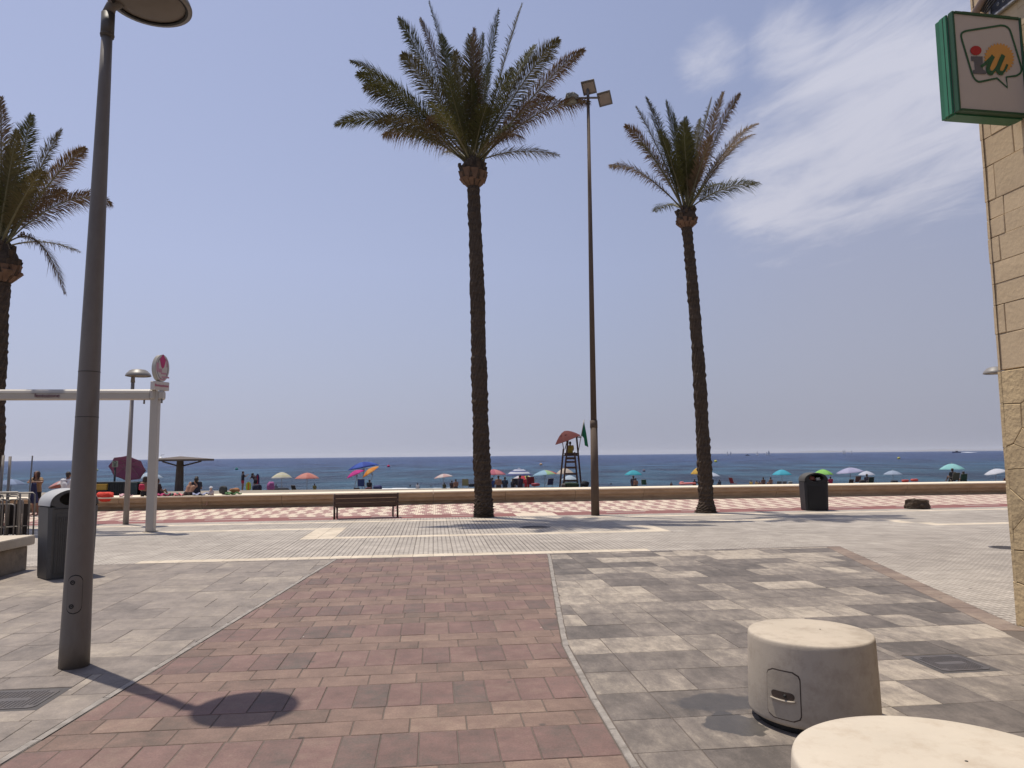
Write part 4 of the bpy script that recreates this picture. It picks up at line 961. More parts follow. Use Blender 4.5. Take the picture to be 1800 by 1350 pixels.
def litter_bin(loc, rz, label, Wd, Dp, Hh, body, top, rib, litter=True):
    o = thing('litter_bin', label, 'bin', loc, rz, group='arched litter bins')
    zs_ = Hh-Wd*.36; n = 20; w2 = Wd/2
    def prof(k, tw=0.0): return [(w2*k*math.cos(PI*i/n), zs_+(Hh-zs_)*math.sin(PI*i/n)**.8*1.0) for i in range(n+1)]
    # lower body
    b = MB(); tw = .93; ch = .05; ring = lambda k, z: [(x*k, y*k, z) for x, y in ((-w2+ch, -Dp/2), (w2-ch, -Dp/2), (w2, -Dp/2+ch), (w2, Dp/2-ch), (w2-ch, Dp/2), (-w2+ch, Dp/2), (-w2, Dp/2-ch), (-w2, -Dp/2+ch))]
    rs = [ring(tw*.97, 0), ring(tw, .03), ring(1, zs_-.02)]; vs = [p for r in rs for p in r]; fs = [(k*8+i, k*8+(i+1) % 8, (k+1)*8+(i+1) % 8, (k+1)*8+i) for k in range(2) for i in range(8)]+[tuple(range(7, -1, -1)), tuple(16+i for i in range(8))]
    b.add(vs, fs); b.build('body', body, o)
    # hood: arched shell with an oval mouth front and back
    b = MB(); P_ = prof(1.0); yb, yf = Dp/2, -Dp/2; m_ = len(P_)
    k0 = .97
    vs = [(x, yf+.03, z) for x, z in P_]+[(x, yb-.03, z) for x, z in P_]+[(x*k0, yf, zs_+(z-zs_)*k0) for x, z in P_]+[(x*k0, yb, zs_+(z-zs_)*k0) for x, z in P_]
    fs = [(i, i+1, m_+i+1, m_+i) for i in range(m_-1)]+[(2*m_+i, 2*m_+i+1, i+1, i) for i in range(m_-1)]+[(m_+i, m_+i+1, 3*m_+i+1, 3*m_+i) for i in range(m_-1)]
    b.add(vs, fs, 0, True); b.build('hood', top, o)
    ow, oh, oz = w2*.62, (Hh-zs_)*.36+.02, zs_+(Hh-zs_)*.40
    for yy, sg_ in ((yf, -1),):      # face plate with hole
        b = MB(); q = 28; outer = []; inner = []
        for i in range(q):
            a = 2*PI*i/q; ca, sa_ = math.cos(a), math.sin(a); inner.append((ow*ca, oz+oh*sa_))
            if sa_ >= 0: 
                # ray out to arch
                t = .01
                while t < 2:
                    x, z = ca*t, oz+sa_*t
                    if z >= zs_ and abs(x) < w2*k0 and (z-zs_) <= (Hh-zs_)*k0*max(0, 1-(x/(w2*k0))**2)**.42: t += .005
                    elif z < zs_ and abs(x) < w2*k0: t += .005
                    else: break
                outer.append((ca*t, oz+sa_*t))
            else:
                t = min((zs_-.02-oz)/sa_, abs(w2*k0/ca) if abs(ca) > 1e-3 else 9); outer.append((ca*t, oz+sa_*t))
        vs = [(x, yy, z) for x, z in outer]+[(x, yy, z) for x, z in inner]+[(x*.96, yy-sg_*.05, z) for x, z in inner]
        b.add(vs, [(i, (i+1) % q, q+(i+1) % q, q+i) for i in range(q)]+[(q+i, q+(i+1) % q, 2*q+(i+1) % q, 2*q+i) for i in range(q)]); b.build('mouth_plate', body, o)
    b = MB(); b.add([(x*k0*.99, yb-.004, z) for x, z in P_]+[(x*k0*.99, yb-.02, z) for x, z in P_], [tuple(range(m_)), tuple(range(2*m_-1, m_-1, -1))]+[(i, i+m_, i+1+m_, i+1) for i in range(m_-1)]); b.build('back_plate', body, o)
    b = MB(); b.box((0, 0, zs_-.01), (Wd*.94, Dp*.9, .02)); b.build('inner_tray', black, o)
    b = MB(); b.box((0, yf-.004, zs_*.47+.02), (Wd*.72, .012, zs_*.82), ch=.004)
    nr = 17
    for k in range(nr): b.box((-Wd*.33+Wd*.66*k/(nr-1), yf-.012, zs_*.47), (Wd*.018, .012, zs_*.76))
    b.build('door', rib, o)
    b = MB(); b.box((0, yf-.006, zs_-.045), (Wd*.80, .006, .012)); b.build('seam', black, o)
    return o, (ow, oz, oh, zs_)
bd = mat('bin_dark_body', (0.018, 0.018, 0.02), .55, .15, 3, .1, 30); bt = mat('bin_paler_hood', (0.075, 0.07, 0.06), .6, .3, 5, .2, 30)  # hood base colour is paler than the body
bg2 = mat('bin_grey_body', (0.085, 0.085, 0.083), .5, .12, 3, .08, 30, dark=(.05, .05, .05), dscale=4, damt=.3); bt2 = mat('bin_grey_hood', (0.46, 0.46, 0.45), .45, .08, 3, .05, 20); br2 = mat('bin_grey_door', (0.075, 0.075, 0.073), .5, .1, 3, .08, 30)  # light grey hood, its colour raised further to stand for the sunlit top
pbn = g(1438.5, 898); o, q = litter_bin((pbn.x, pbn.y+.3, 0), -.05, 'black arched litter bin full of rubbish, on the lane edge right of the slim palm', .80, .62, 1.27, bd, bt, bd)
# rubbish is loose: its own things
rb1 = mat('rubbish_bag', (0.20, 0.06, 0.04), .5, .3, 9, .6, 20); rb2 = mat('white_rubbish', (0.55, 0.55, 0.52), .5, .1, 9, .6, 20)
def lump(name, label, cat, c, r, m, seed, sc=(1, .8, .7), amp=.25, group=None):
    from mathutils import noise as mn
    b = MB(); b.ball((0, 0, 0), 1, 22); vs = []
    for v in b.v:
        d = Vector(v); l = max(abs(d.x), abs(d.y), abs(d.z)) or 1; d = d.lerp(d/l*.85, .45); q = Vector(v)*1.6+Vector((seed*3.1, 0, 0))
        k = 1+amp*1.5*mn.noise(q)+amp*1.6*abs(mn.noise(q*2.6))-amp*.5; vs.append((d.x*sc[0]*k*r, d.y*sc[1]*k*r, d.z*sc[2]*k*r))
    b.v = vs; mz = min(v[2] for v in vs); b.v = [(x, y, z-mz) for x, y, z in vs]; o = b.build(name, m, None, c); return tag(o, label, cat, group)
lump('rubbish_bag', 'crumpled reddish rubbish bag in the mouth of the black bin', 'rubbish', (pbn.x-.12, pbn.y+.18, q[3]+.0), .13, rb1, 1)
lump('paper_rubbish', 'white crumpled rubbish in the mouth of the black bin', 'rubbish', (pbn.x+.10, pbn.y+.14, q[3]+.0), .09, rb2, 2)
pb2 = g(97, 1019); litter_bin((at(92, 1000, pb2.y).x, pb2.y+.36, 0), .86, 'large grey arched litter bin with ribbed door, behind the foreground lamp post', .76, .58, 1.47, bg2, bt2, br2)

# round concrete seats
conc = mat('cream_concrete', (0.50, 0.43, 0.34), .75, .10, 2.2, .06, 90, dark=(0.27, 0.21, 0.155), dscale=5.5, damt=.55)
conc2 = mat('cream_concrete_bright', (0.58, 0.51, 0.41), .75, .08, 2.2, .06, 90, dark=(0.40, 0.31, 0.22), dscale=7, damt=.5)
def seat(x, y, r, h, label, hatch, m):
    o = thing('concrete_seat', label, 'seat', (x, y, 0), group='round concrete seats'); n = 96
    rb_ = r*1.035; b = MB(); b.lathe([(r*.90, .0), (r*.90, .055)], n); b.build('plinth', mat('dark_plinth', (.03, .028, .026), .8, .2, 5, .2, 30), o)
    prof = [(r*.92, .05), (rb_-.02, .05), (rb_-.004, .06), (rb_, .08), (rb_-.004, .3), (r*1.005, h-.04), (r, h-.016), (r-.005, h-.005), (r-.014, h), (r*.6, h+.002), (.001, h+.003)]
    b = MB(); b.lathe(prof, n, cap=False); ob = b.build('body', m, o)
    b = MB(); b.lathe([(.001, .0), (.007, .0), (.007, .005), (.001, .005)], 10, M=Matrix.Translation((.1, .05, h-.001))); b.build('screw', black, o)
    if hatch:
        (a0, zc, wd, hg) = hatch
        def cp(a, z, off): 
            rr = (rb_-.004+(r*1.005-rb_+.004)*(z-.3)/(h-.34) if z > .3 else rb_-.004*max(0, z-.08)/.22)+off; return Vector((math.cos(a)*rr, math.sin(a)*rr, z))
        def panel_grid(sc, off, rad=.05, nx_=16, nz_=16, dz=0, ww=wd, hh=hg, sx=0):
            grid = []
            for i in range(nz_+1):
                zz = -hh/2*sc+hh*sc*i/nz_; q = abs(zz)-(hh/2*sc-rad); hw_ = ww/2*sc
                if q > 0: hw_ = ww/2*sc-rad+math.sqrt(max(0, rad*rad-q*q))
                for j in range(nx_+1): grid.append(cp(a0+(sx+hw_*(2*j/nx_-1))/r, zc+dz+zz, off))
            return grid, [(i*(nx_+1)+j, i*(nx_+1)+j+1, (i+1)*(nx_+1)+j+1, (i+1)*(nx_+1)+j) for i in range(nz_) for j in range(nx_)]
        b = MB(); b.add(*panel_grid(1.05, .0015), 0, True); b.build('hatch_gap', mat('hatch_gap', (.09, .065, .05), .8, .1, 5, 0), o)
        b = MB(); gr_, fs = panel_grid(1.0, .006); b.add(gr_, fs, 0, True)
        hp = b.build('hatch', mat('hatch_cover', (.42, .36, .28), .6, .08, 3, .1, 30, dark=(.25, .2, .15), dscale=5, damt=.4), o)
        b = MB(); b.add(*panel_grid(1.0, .0085, rad=.024, ww=.165, hh=.05, dz=-.0), 0, True); b.build('slot', mat('slot_brown', (.075, .05, .035), .7, .3, 12, .1, 30), hp)
        pts = [cp(a0+(-.085+.17*i/8)/r, zc-.03-.006*math.sin(PI*i/8), .013) for i in range(9)]
        b = MB(); b.tube(pts, .007, 8); b.build('slot_lip', mat('hatch_cover', (.42, .36, .28)), hp)
        c_ = cp(a0+.02/r, zc, .012); b = MB(); b.ball(c_, .011, 10); b.build('lock', black, hp)
    return o
h_ = .62
q = at(1375.5, 1221, 5.23); toc = math.atan2(q.y-5.74, q.x-2.26)
seat(2.205, 5.60, .441, h_, 'cream round concrete seat with a metal hatch in its side', (math.atan2(g(1365, 1290).y-5.74, -.62)*1.0 if False else math.radians(-137), .262, .235, .32), conc)
seat(1.836, 3.225, .628, h_, 'nearest cream round concrete seat cut by the bottom edge of the photo', None, conc2)

# covers let into the paving
iron = mat('cast_iron', (0.10, 0.09, 0.09), .6, .25, 7, .3, 50, dark=(0.16, .13, .11), dscale=5, damt=.4)
def cover(name, label, hole, rows, mdl=iron):
    o = thing(name, label, 'manhole cover', xy((hole[0]+hole[1])/2, (hole[2]+hole[3])/2, 0), A); wu, wv = hole[1]-hole[0]-.012, hole[3]-hole[2]-.012
    b = MB(); b.box((0, 0, -.022), (wu, wv, .036)); b.build('frame', mat('cover_frame', (.075, .068, .066), .7, .2, 8, .2, 40), o)
    b = MB(); rr = .06; pl_ = []
    for cx_, cy_, a0 in ((wu/2-.05-rr, wv/2-.05-rr, 0), (-wu/2+.05+rr, wv/2-.05-rr, 90), (-wu/2+.05+rr, -wv/2+.05+rr, 180), (wu/2-.05-rr, -wv/2+.05+rr, 270)): pl_ += arc(cx_, cy_, rr, a0, a0+90, 5)
    b.prism(pl_, -.004, .001, ch=.001); lid = b.build('lid', mdl, o)
    b = MB()
    for i in range(rows):
        for j in range(rows):
            x, y = -wu/2+.085+(wu-.17)*i/(rows-1), -wv/2+.085+(wv-.17)*j/(rows-1)
            if (abs(x) > wu/2-.13 and abs(y) > wv/2-.13) or (abs(y) < .035 and abs(x) < wu*.22): continue
            b.box((x, y, .0025), ((wu-.2)/rows*.62, (wv-.2)/rows*.62, .003))
    b.build('studs', mdl, lid)
    return o
cover('manhole_cover', 'square studded iron cover among the slabs right of the hatch seat', HR, 17)
cover('manhole_cover', 'square studded iron cover left of the foreground lamp post foot', HL, 17)
def round_cover(px, py, r, label):
    p = g(px, py); o = thing('manhole_cover', label, 'manhole cover', (p.x, p.y, 0)); b = MB(); b.lathe([(r, .002), (r, .0075), (r-.03, .0085), (r-.035, .006), (.001, .007)], 36, cap=False); b.build('lid', iron, o)
    b = MB(); 
    for k in range(-4, 5): b.box((0, k*r*.2, .0085), (2*math.sqrt(max(.01, (r*.82)**2-(k*r*.2)**2)), r*.07, .004))
    b.build('studs', iron, o)
round_cover(940, 927, .42, 'round iron cover in the palm shadow on the tiled promenade')
round_cover(1768, 963, .30, 'round iron cover in the tiles beside the stone building')

# stone bench on the left
bs_top = mat('bench_top_stone', (0.55, 0.475, 0.37), .8, .1, 3, .3, 30, dark=(.4, .32, .24), dscale=2, damt=.3); bs = mat('bench_base_stone', (0.28, 0.225, 0.165), .9, .25, 3, .6, 20, dark=(0.10, 0.08, 0.065), dscale=2.5, damt=.9)
q1, q2 = g(47, 1001), g(0, 1014); an = math.atan2(q2.y-q1.y, q2.x-q1.x)
sb = thing('stone_bench', 'low stone bench with overhanging cream slab at the left edge', 'bench', (q1.x, q1.y, 0), an)
sgn = -1
for k in range(4):
    b = MB(); b.box((.45+.9*k+.0, sgn*.27, .21), (.89, .54, .42+.02*(k % 2)), ch=.012); b.build('base_block', bs, sb)
for k in range(2):
    b = MB(); b.box((-.07+1.0+2.0*k, sgn*.27, .525), (1.99, .72, .165), ch=.02); b.build('seat_slab', bs_top, sb)

# stack of folded tube frames and posts behind the stone bench
tubem = mat('galvanised_tube', (0.24, 0.215, 0.19), .45, .2, 5, .1, 30, metal=.35)
YB = 18.6
rg = random.Random(11)
fs_ = thing('folded_frame_stack', 'stack of folded dull metal tube frames behind the stone bench', 'metal frames', (at(0, 930, YB).x, YB, 0))
for k in range(30):
    wv_ = rg.uniform(.28, .5); hgt = rg.uniform(.84, 1.10); x = at(48, 862, YB).x-fs_.location.x-.06-.5*wv_-k*.055; y = rg.uniform(-.25, .25)
    r_ = .07; pts = [(x-wv_/2, y, 0), (x-wv_/2, y, hgt-r_), (x-wv_/2+.02, y, hgt-.02), (x-wv_/2+r_, y, hgt), (x+wv_/2-r_, y, hgt), (x+wv_/2-.02, y, hgt-.02), (x+wv_/2, y, hgt-r_), (x+wv_/2, y, 0)]
    b = MB(); b.tube(pts, .0165, 8); b.tube([(x-wv_/2, y, .3), (x+wv_/2, y, .3)], .01, 6); b.build('tube_frame', tubem, fs_)
for k in range(9):
    b = MB(); b.box((at(44, 862, YB).x-fs_.location.x-.18-k*.2, .32+.03*(k % 3), .46), (.13, .02, .78)); b.build('folded_panel', mat('folded_panel_brown', (.06, .045, .035), .7, .2, 5, .1, 20), fs_)
xr = at(50, 862, YB).x-fs_.location.x; b = MB(); b.tube([(xr-2.2, -.3, 1.16), (xr-.06, -.3, 1.17), (xr, -.3, 1.12), (xr+.01, -.3, 0)], .022, 10); b.tube([(xr-2.2, .3, 1.13), (xr-.08, .3, 1.13), (xr-.02, .3, 1.08), (xr-.02, .3, 0)], .02, 10); b.build('outer_rail', tubem, fs_)
for k, (xt, yt, xb, w_) in enumerate(((6, 801, 1, .035), (18, 803, 14, .035), (57, 802, 52, .018))):
    pt = at(xt, yt, YB+.9); pb_ = at(xb, 863, YB+.9); dxz = (pt.x-pb_.x)/(pt.z-pb_.z)
    o = thing('steel_post', ('leftmost of the three slim steel posts left of the standing woman', 'middle of the three slim steel posts left of the standing woman', 'thinnest steel post, right beside the standing woman')[k], 'post', (pt.x-dxz*pt.z, YB+.9, 0), group='steel posts behind the bench')
    b = MB(); b.tube([(0, 0, 0), (dxz*pt.z, 0, pt.z)], w_, 12); b.build('tube', tubem, o); b = MB(); b.ball((dxz*pt.z, 0, pt.z), (w_*1.1, w_*1.1, .015), 10); b.build('cap', tubem, o)

# awning: pillar, cassette beam, round emblem sign
cream_p = mat('cream_powder_coat', (0.50, 0.455, 0.395), .4, .06, 2, .04, 20, dark=(.36, .32, .27), dscale=2, damt=.3)
pp_ = g(264.5, 935); tp_ = at(274, 688, pp_.y)
aw = thing('awning_pergola', 'cream metal pillar carrying a long white awning cassette at the left', 'awning', (pp_.x, pp_.y, 0), A)
lx = (tp_.x-pp_.x)
b = MB(); vs = []
pw = .105
M_ = Matrix(((1, 0, lx/tp_.z, 0), (0, 1, 0, 0), (0, 0, 1, 0), (0, 0, 0, 1)))
b.box((0, 0, tp_.z/2), (2*pw, 2*pw, tp_.z), ch=.012, M=M_); b.build('pillar', cream_p, aw)
b = MB(); b.box((0, 0, .012), (.3, .3, .02)); b.build('foot_plate', mat('foot_plate', (.3, .26, .2), .5, .2, 8, .1, 30), aw)
zc_ = at(150, 694.5, pp_.y).z; zc_ = zc_-.01
b = MB(); b.box((-8.85, 0, (zc_-.16)/2), (2*pw, 2*pw, zc_-.16), ch=.012); b.build('pillar', cream_p, aw)
b = MB(); L0, L1 = -9.0, lx-.12
prof = [(-.14, -.12), (-.15, .02), (-.12, .10), (-.05, .145), (.06, .15), (.13, .11), (.15, 0), (.13, -.13), (.0, -.15)]
vs = [(L0, y, zc_+z) for y, z in prof]+[(L1, y, zc_+z) for y, z in prof]; n = len(prof)
b.add(vs, [(i, (i+1) % n, n+(i+1) % n, n+i)[::-1] for i in range(n)]+[tuple(range(n)), tuple(range(2*n-1, n-1, -1))]); b.build('cassette', cream_p, aw)
b = MB(); b.box(((L0+L1)/2, -.155, zc_+.035), (L1-L0, .012, .010)); b.build('seam', mat('cassette_seam', (.26, .23, .2), .5, .1, 3, 0), aw)
b = MB(); b.box((lx-.05, 0, zc_), (.16, .34, .30), ch=.05); b.box((lx+.16, 0, zc_-.02), (.13, .3, .26), ch=.05); b.build('end_cap', cream_p, aw)
b = MB(); b.tube([(lx-.26, -.1, zc_-.15), (lx-.26, -.1, zc_-.26)], .025, 8); b.tube([(lx+.2, -.1, zc_-.13), (lx+.2, -.1, zc_-.24)], .025, 8); b.build('crank_eye', lamp_m, aw)
purple = mat('purple_lettering', (0.13, 0.03, 0.06), .5, .05, 3, 0)
tx = textmesh('fentuzione', .152, purple); o = link(tx, 'lettering', aw, (0, 0, 0)); tp3 = at(93, 692.5, pp_.y-.16); q = (tp3-pp_); o.location = (q.x*cA+q.y*sA, -.162, zc_-.035); o.rotation_euler = (PI/2, 0, 0)
# emblem
YS = pp_.y-.02; cS = at(284, 651, YS); bw = at(281, 680, YS)
yaw = math.radians(66); em = thing('ice_cream_sign', 'oval white ice cream sign with a pink cone emblem on top of the awning pillar', 'sign', (bw.x, YS, bw.z-.13), yaw)
white_s = mat('sign_white', (0.62, 0.56, 0.50), .45, .06, 3, .03, 20); sil = mat('sign_edge', (0.42, 0.39, 0.33), .4, .1, 3, 0, metal=.3); pink = mat('sign_pink', (0.50, 0.05, 0.16), .5, .1, 3, 0); pale_pink = mat('sign_pale_pink', (0.55, 0.28, 0.33), .5, .1, 3, 0)
zt_ = at(283, 622, YS).z-bw.z+.13; rz_ = (zt_-.30)/2; ro = rz_*.70
def oval(rx, rzz, y0_, y1_, cz, n=40):
    b = MB(); vs = [(rx*math.cos(2*PI*i/n), y0_, cz+rzz*math.sin(2*PI*i/n)) for i in range(n)]+[(rx*math.cos(2*PI*i/n), y1_, cz+rzz*math.sin(2*PI*i/n)) for i in range(n)]
    b.add(vs, [tuple(range(n)), tuple(range(2*n-1, n-1, -1))]+[(i, i+n, (i+1) % n+n, (i+1) % n) for i in range(n)]); return b
cz = .27+rz_
oval(ro*.88, rz_, -.07, .07, cz).build('sign_body', sil, em); oval(ro*.84, rz_*.96, -.078, -.06, cz).build('face', white_s, em)
def ringm(rx, rzz, w_, m):
    b = MB(); n = 40; vs = []
    for k in (0, 1):
        for i in range(n): a = 2*PI*i/n; vs.append(((rx-w_*k)*math.cos(a), -.081, cz+(rzz-w_*k)*math.sin(a)))
    b.add(vs, [(i, n+i, n+(i+1) % n, (i+1) % n) for i in range(n)]); return b.build('ring', m, em)
ringm(ro*.72, rz_*.84, .022, mat('ring_grey', (.25, .23, .22), .5, .1, 3, 0))
b = MB(); b.add([(-.10, -.083, cz+rz_*.62), (0, -.083, cz+rz_*1.06), (.10, -.083, cz+rz_*.62), (.05, -.083, cz+rz_*.1), (-.0, -.083, cz-rz_*.05), (-.05, -.083, cz+rz_*.1)], [(0, 5, 4, 3, 2, 1)]); b.build('cone_emblem', pink, em)
b = MB(); 
for (x, z, w_, h__) in ((-.22, .05, .08, .30), (-.10, -.1, .1, .16), (.06, -.2, .18, .07), (.14, -.33, .24, .07), (.0, -.42, .18, .05), (.19, .18, .04, .3), (-.2, -.12, .1, .05)): b.box((x*ro/.36, -.082, cz+z*rz_/.5), (w_, .004, h__*rz_/.5*.9))
b.build('emblem_script', pale_pink, em)
b = MB(); b.box((0, 0, .15), (ro*1.95, .15, .24), ch=.015); b.build('name_plate', white_s, em)
tx = textmesh('fentuzione', .105, pink); o = link(tx, 'lettering', em, (0, -.079, .16)); o.rotation_euler = (PI/2, 0, 0)

# ================================================================== PEOPLE
def capsule(b, p, q, ra, rb_, n=10):
    p, q = Vector(p), Vector(q); d = q-p; L_ = d.length
    if L_ < 1e-5: b.ball(p, ra, n); return
    T = d/L_; U = T.orthogonal().normalized(); W = T.cross(U); rows = []
    for i in range(4): a = PI/2*i/4; rows.append((p-T*ra*math.cos(a), ra*math.sin(a)))
    for i in range(4): a = PI/2*i/3; rows.append((q+T*rb_*math.sin(a), rb_*math.cos(a)))
    vs = [c+(U*math.cos(2*PI*k/n)+W*math.sin(2*PI*k/n))*max(r, 1e-4) for c, r in rows for k in range(n)]
    b.add(vs, [(i*n+k, i*n+(k+1) % n, (i+1)*n+(k+1) % n, (i+1)*n+k) for i in range(7) for k in range(n)]+[tuple(range(n-1, -1, -1)), tuple(7*n+k for k in range(n))], 0, True)
def remesh(b, name, m, vox, parent):
    me = b.mesh(name, m); o = bpy.data.objects.new(name, me); C.objects.link(o); md = o.modifiers.new('r', 'REMESH'); md.mode = 'VOXEL'; md.voxel_size = vox; md.use_smooth_shade = True
    s2 = o.modifiers.new('s', 'SMOOTH'); s2.factor = .5; s2.iterations = 2
    dg = bpy.context.evaluated_depsgraph_get(); nm_ = bpy.data.meshes.new_from_object(o.evaluated_get(dg)); bpy.data.objects.remove(o); nm_.materials.clear(); nm_.materials.append(m); nm_.name = name
    nm_.polygons.foreach_set('use_smooth', [True]*len(nm_.polygons)); return link(nm_, name, parent)
def skin(k): return mat('skin_tone_%d' % k, ((.40, .22, .14), (.25, .125, .08), (.13, .065, .045), (.55, .34, .25))[k], .55, .08, 6, .05, 30)
POSES = {}
def P3(*a): return [Vector(p) for p in a]
# local frame: +y is where the body faces, z up, for a body 1.7 m tall
POSES['stand'] = dict(pel=(0, 0, .93), chest=(0, .01, 1.27), neck=(0, 0, 1.45), head=(0, .02, 1.58), sh=(.17, 0, 1.40), el=(.225, -.02, 1.12), wr=(.23, .07, .88), hip=(.085, 0, .90), kn=(.10, .02, .49), an=(.10, -.01, .08), toe=(.12, .13, .035))
POSES['arms_front'] = dict(POSES['stand'], el=(.30, .10, 1.28), wr=(.06, .30, 1.29))
POSES['point'] = dict(POSES['stand'], el=(.22, .17, 1.22), wr=(.17, .38, 1.38))
POSES['bend'] = dict(pel=(0, -.05, .90), chest=(0, .12, 1.18), neck=(0, .24, 1.33), head=(0, .31, 1.42), sh=(.17, .21, 1.28), el=(.2, .34, 1.08), wr=(.16, .48, 1.12), hip=(.085, -.03, .88), kn=(.10, .05, .48), an=(.11, 0, .08), toe=(.12, .13, .035))
POSES['sit'] = dict(pel=(0, 0, .13), chest=(0, .03, .45), neck=(0, .03, .64), head=(0, .06, .77), sh=(.17, .02, .59), el=(.22, .10, .33), wr=(.14, .30, .30), hip=(.09, .03, .12), kn=(.13, .40, .34), an=(.10, .62, .07), toe=(.11, .76, .04))
POSES['sit_edge'] = dict(pel=(0, 0, .13), chest=(0, .04, .45), neck=(0, .06, .64), head=(0, .10, .77), sh=(.17, .04, .59), el=(.21, .12, .33), wr=(.12, .30, .24), hip=(.09, .03, .12), kn=(.13, .44, .12), an=(.11, .48, -.30), toe=(.12, .60, -.36))
POSES['lean'] = dict(pel=(0, 0, .13), chest=(.10, .10, .42), neck=(.20, .14, .58), head=(.27, .17, .68), sh=(.17, .02, .0), el=(.22, .1, .0), wr=(.14, .3, .0), hip=(.09, .03, .12), kn=(.13, .42, .30), an=(.10, .62, .07), toe=(.11, .76, .04))
POSES['lie'] = dict(pel=(0, 0, .12), chest=(0, -.32, .13), neck=(0, -.5, .15), head=(0, -.62, .19), sh=(.17, -.46, .12), el=(.27, -.22, .08), wr=(.22, .02, .08), hip=(.09, .03, .11), kn=(.11, .42, .20), an=(.10, .80, .08), toe=(.11, .88, .17))
POSES['swim'] = dict(pel=(0, 0, -.42), chest=(0, .02, -.12), neck=(0, 0, .06), head=(0, .02, .19), sh=(.17, 0, .01), el=(.25, .12, -.16), wr=(.2, .32, -.12), hip=(.085, 0, -.46), kn=(.1, .12, -.82), an=(.1, 0, -1.1), toe=(.12, .1, -1.15))
def person(label, loc, rz, pose='stand', sk=1, hair=(.03, .02, .015), top=None, bottom=(.02, .02, .03), hairlen=0, scale=1.0, vox=.02, hat=None, cat='person', group=None, face=False):
    p = {k: Vector(v) for k, v in POSES[pose].items()}; hand_both = True
    o = thing('person', label, cat, loc, rz, group); o.scale = (scale,)*3
    def mir(v, s_): return Vector((v.x*s_, v.y, v.z))
    if pose == 'lean':
        ax = (p['neck']-p['pel']).normalized()
        p['sh'] = None
    def shs(s_):
        if pose == 'lean': c = p['neck']-Vector((0, 0, .05)); sd_ = Vector((.85, .1, -.35)); return c+sd_*.17*s_, c+sd_*.2*s_+Vector((.02, .12, -.24)), c+sd_*.05*s_+Vector((.04, .3, -.26))
        return mir(p['sh'], s_), mir(p['el'], s_), mir(p['wr'], s_)
    b = MB(); pel, ch, nk, hd = p['pel'], p['chest'], p['neck'], p['head']; X = Vector((1, 0, 0))
    for s_ in (-1, 1):
        capsule(b, pel+X*.075*s_, pel.lerp(ch, .5)+X*.055*s_, .105, .095); capsule(b, pel.lerp(ch, .5)+X*.055*s_, ch+X*.08*s_, .092, .105)
        s0, e0, w0 = shs(s_); capsule(b, ch+X*.07*s_, s0, .10, .058); capsule(b, nk-(nk-ch)*.15, s0, .05, .055)
        capsule(b, s0, e0, .053, .040); capsule(b, e0, w0, .041, .026)
        d = (w0-e0).normalized(); sd_ = d.cross(Vector((0, 0, 1))); sd_ = sd_.normalized() if sd_.length > .1 else Vector((0, 1, 0)); nn = sd_.cross(d)
        for k in range(4): capsule(b, w0, w0+d*.075+sd_*(.026-.0175*k), .018, .013, 8)
        hp = mir(p['hip'], s_); kn, an_, to = mir(p['kn'], s_), mir(p['an'], s_), mir(p['toe'], s_)
        capsule(b, hp, kn, .088, .055); capsule(b, kn, an_, .056, .036); capsule(b, kn.lerp(an_, .15), kn.lerp(an_, .45)+Vector((0, -.012, 0)), .05, .046)
        capsule(b, an_+Vector((0, -.03, -.03)), to, .036, .028)
    capsule(b, ch.lerp(nk, .4), hd, .062, .055)
    b.ball(hd+Vector((0, 0, .03)), (.078, .095, .105), 14); capsule(b, hd+Vector((0, .03, -.05)), hd+Vector((0, .05, -.06)), .052, .04)
    capsule(b, hd+Vector((0, .088, .03)), hd+Vector((0, .108, -.002)), .011, .015, 8)
    for s_ in (-1, 1): b.ball(hd+Vector((.08*s_, .0, .01)), (.014, .022, .032), 8)
    body = remesh(b, 'body', skin(sk), vox, o)
    # fingers: four unequal bent fingers and a thumb at the side of each palm
    b = MB()
    for s_ in (-1, 1):
        s0, e0, w0 = shs(s_); d = (w0-e0).normalized(); sd_ = d.cross(Vector((0, 0, 1))); sd_ = sd_.normalized() if sd_.length > .1 else Vector((0, 1, 0)); nn = sd_.cross(d)
        for k, L_ in enumerate((.068, .078, .073, .055)):
            a0 = w0+d*.06+sd_*(.027-.018*k); a1 = a0+d*L_*.55-nn*.01; a2 = a1+d*L_*.4-nn*.025
            b.tube([a0, a1, a2], [.0095, .0088, .006], 6)
        t0 = w0+d*.025+sd_*.028; b.tube([t0, t0+d*.03+sd_*.025-nn*.01, t0+d*.06+sd_*.03-nn*.022], [.011, .010, .007], 6)
    mfing = b.mesh('fingers', skin(sk)); 
    import bmesh
    bm = bmesh.new(); bm.from_mesh(body.data); bm.from_mesh(mfing); bm.to_mesh(body.data); bm.free()
    hm = mat('hair_%d_%d' % (int(hair[0]*1000), int(hair[1]*1000)), hair, .6, .3, 20, .3, 40)
    if pose != 'x':
        b = MB(); b.ball(hd+Vector((0, -.018, .055)), (.088, .095, .09), 14)
        capsule(b, hd+Vector((0, -.05, .03)), hd+Vector((0, -.055, -.03)), .07, .055)
        if hairlen:
            for s_ in (-1, 0, 1): capsule(b, hd+Vector((.045*s_, -.045, .04)), hd+Vector((.07*s_, -.06+.03*abs(s_), -.05-hairlen)), .055, .04)
            for s_ in (-1, 1): capsule(b, hd+Vector((.068*s_, .025, .07)), hd+Vector((.098*s_, .035, -.06-hairlen*.9)), .042, .034)
        remesh(b, 'hair', hm, vox*.9, o)
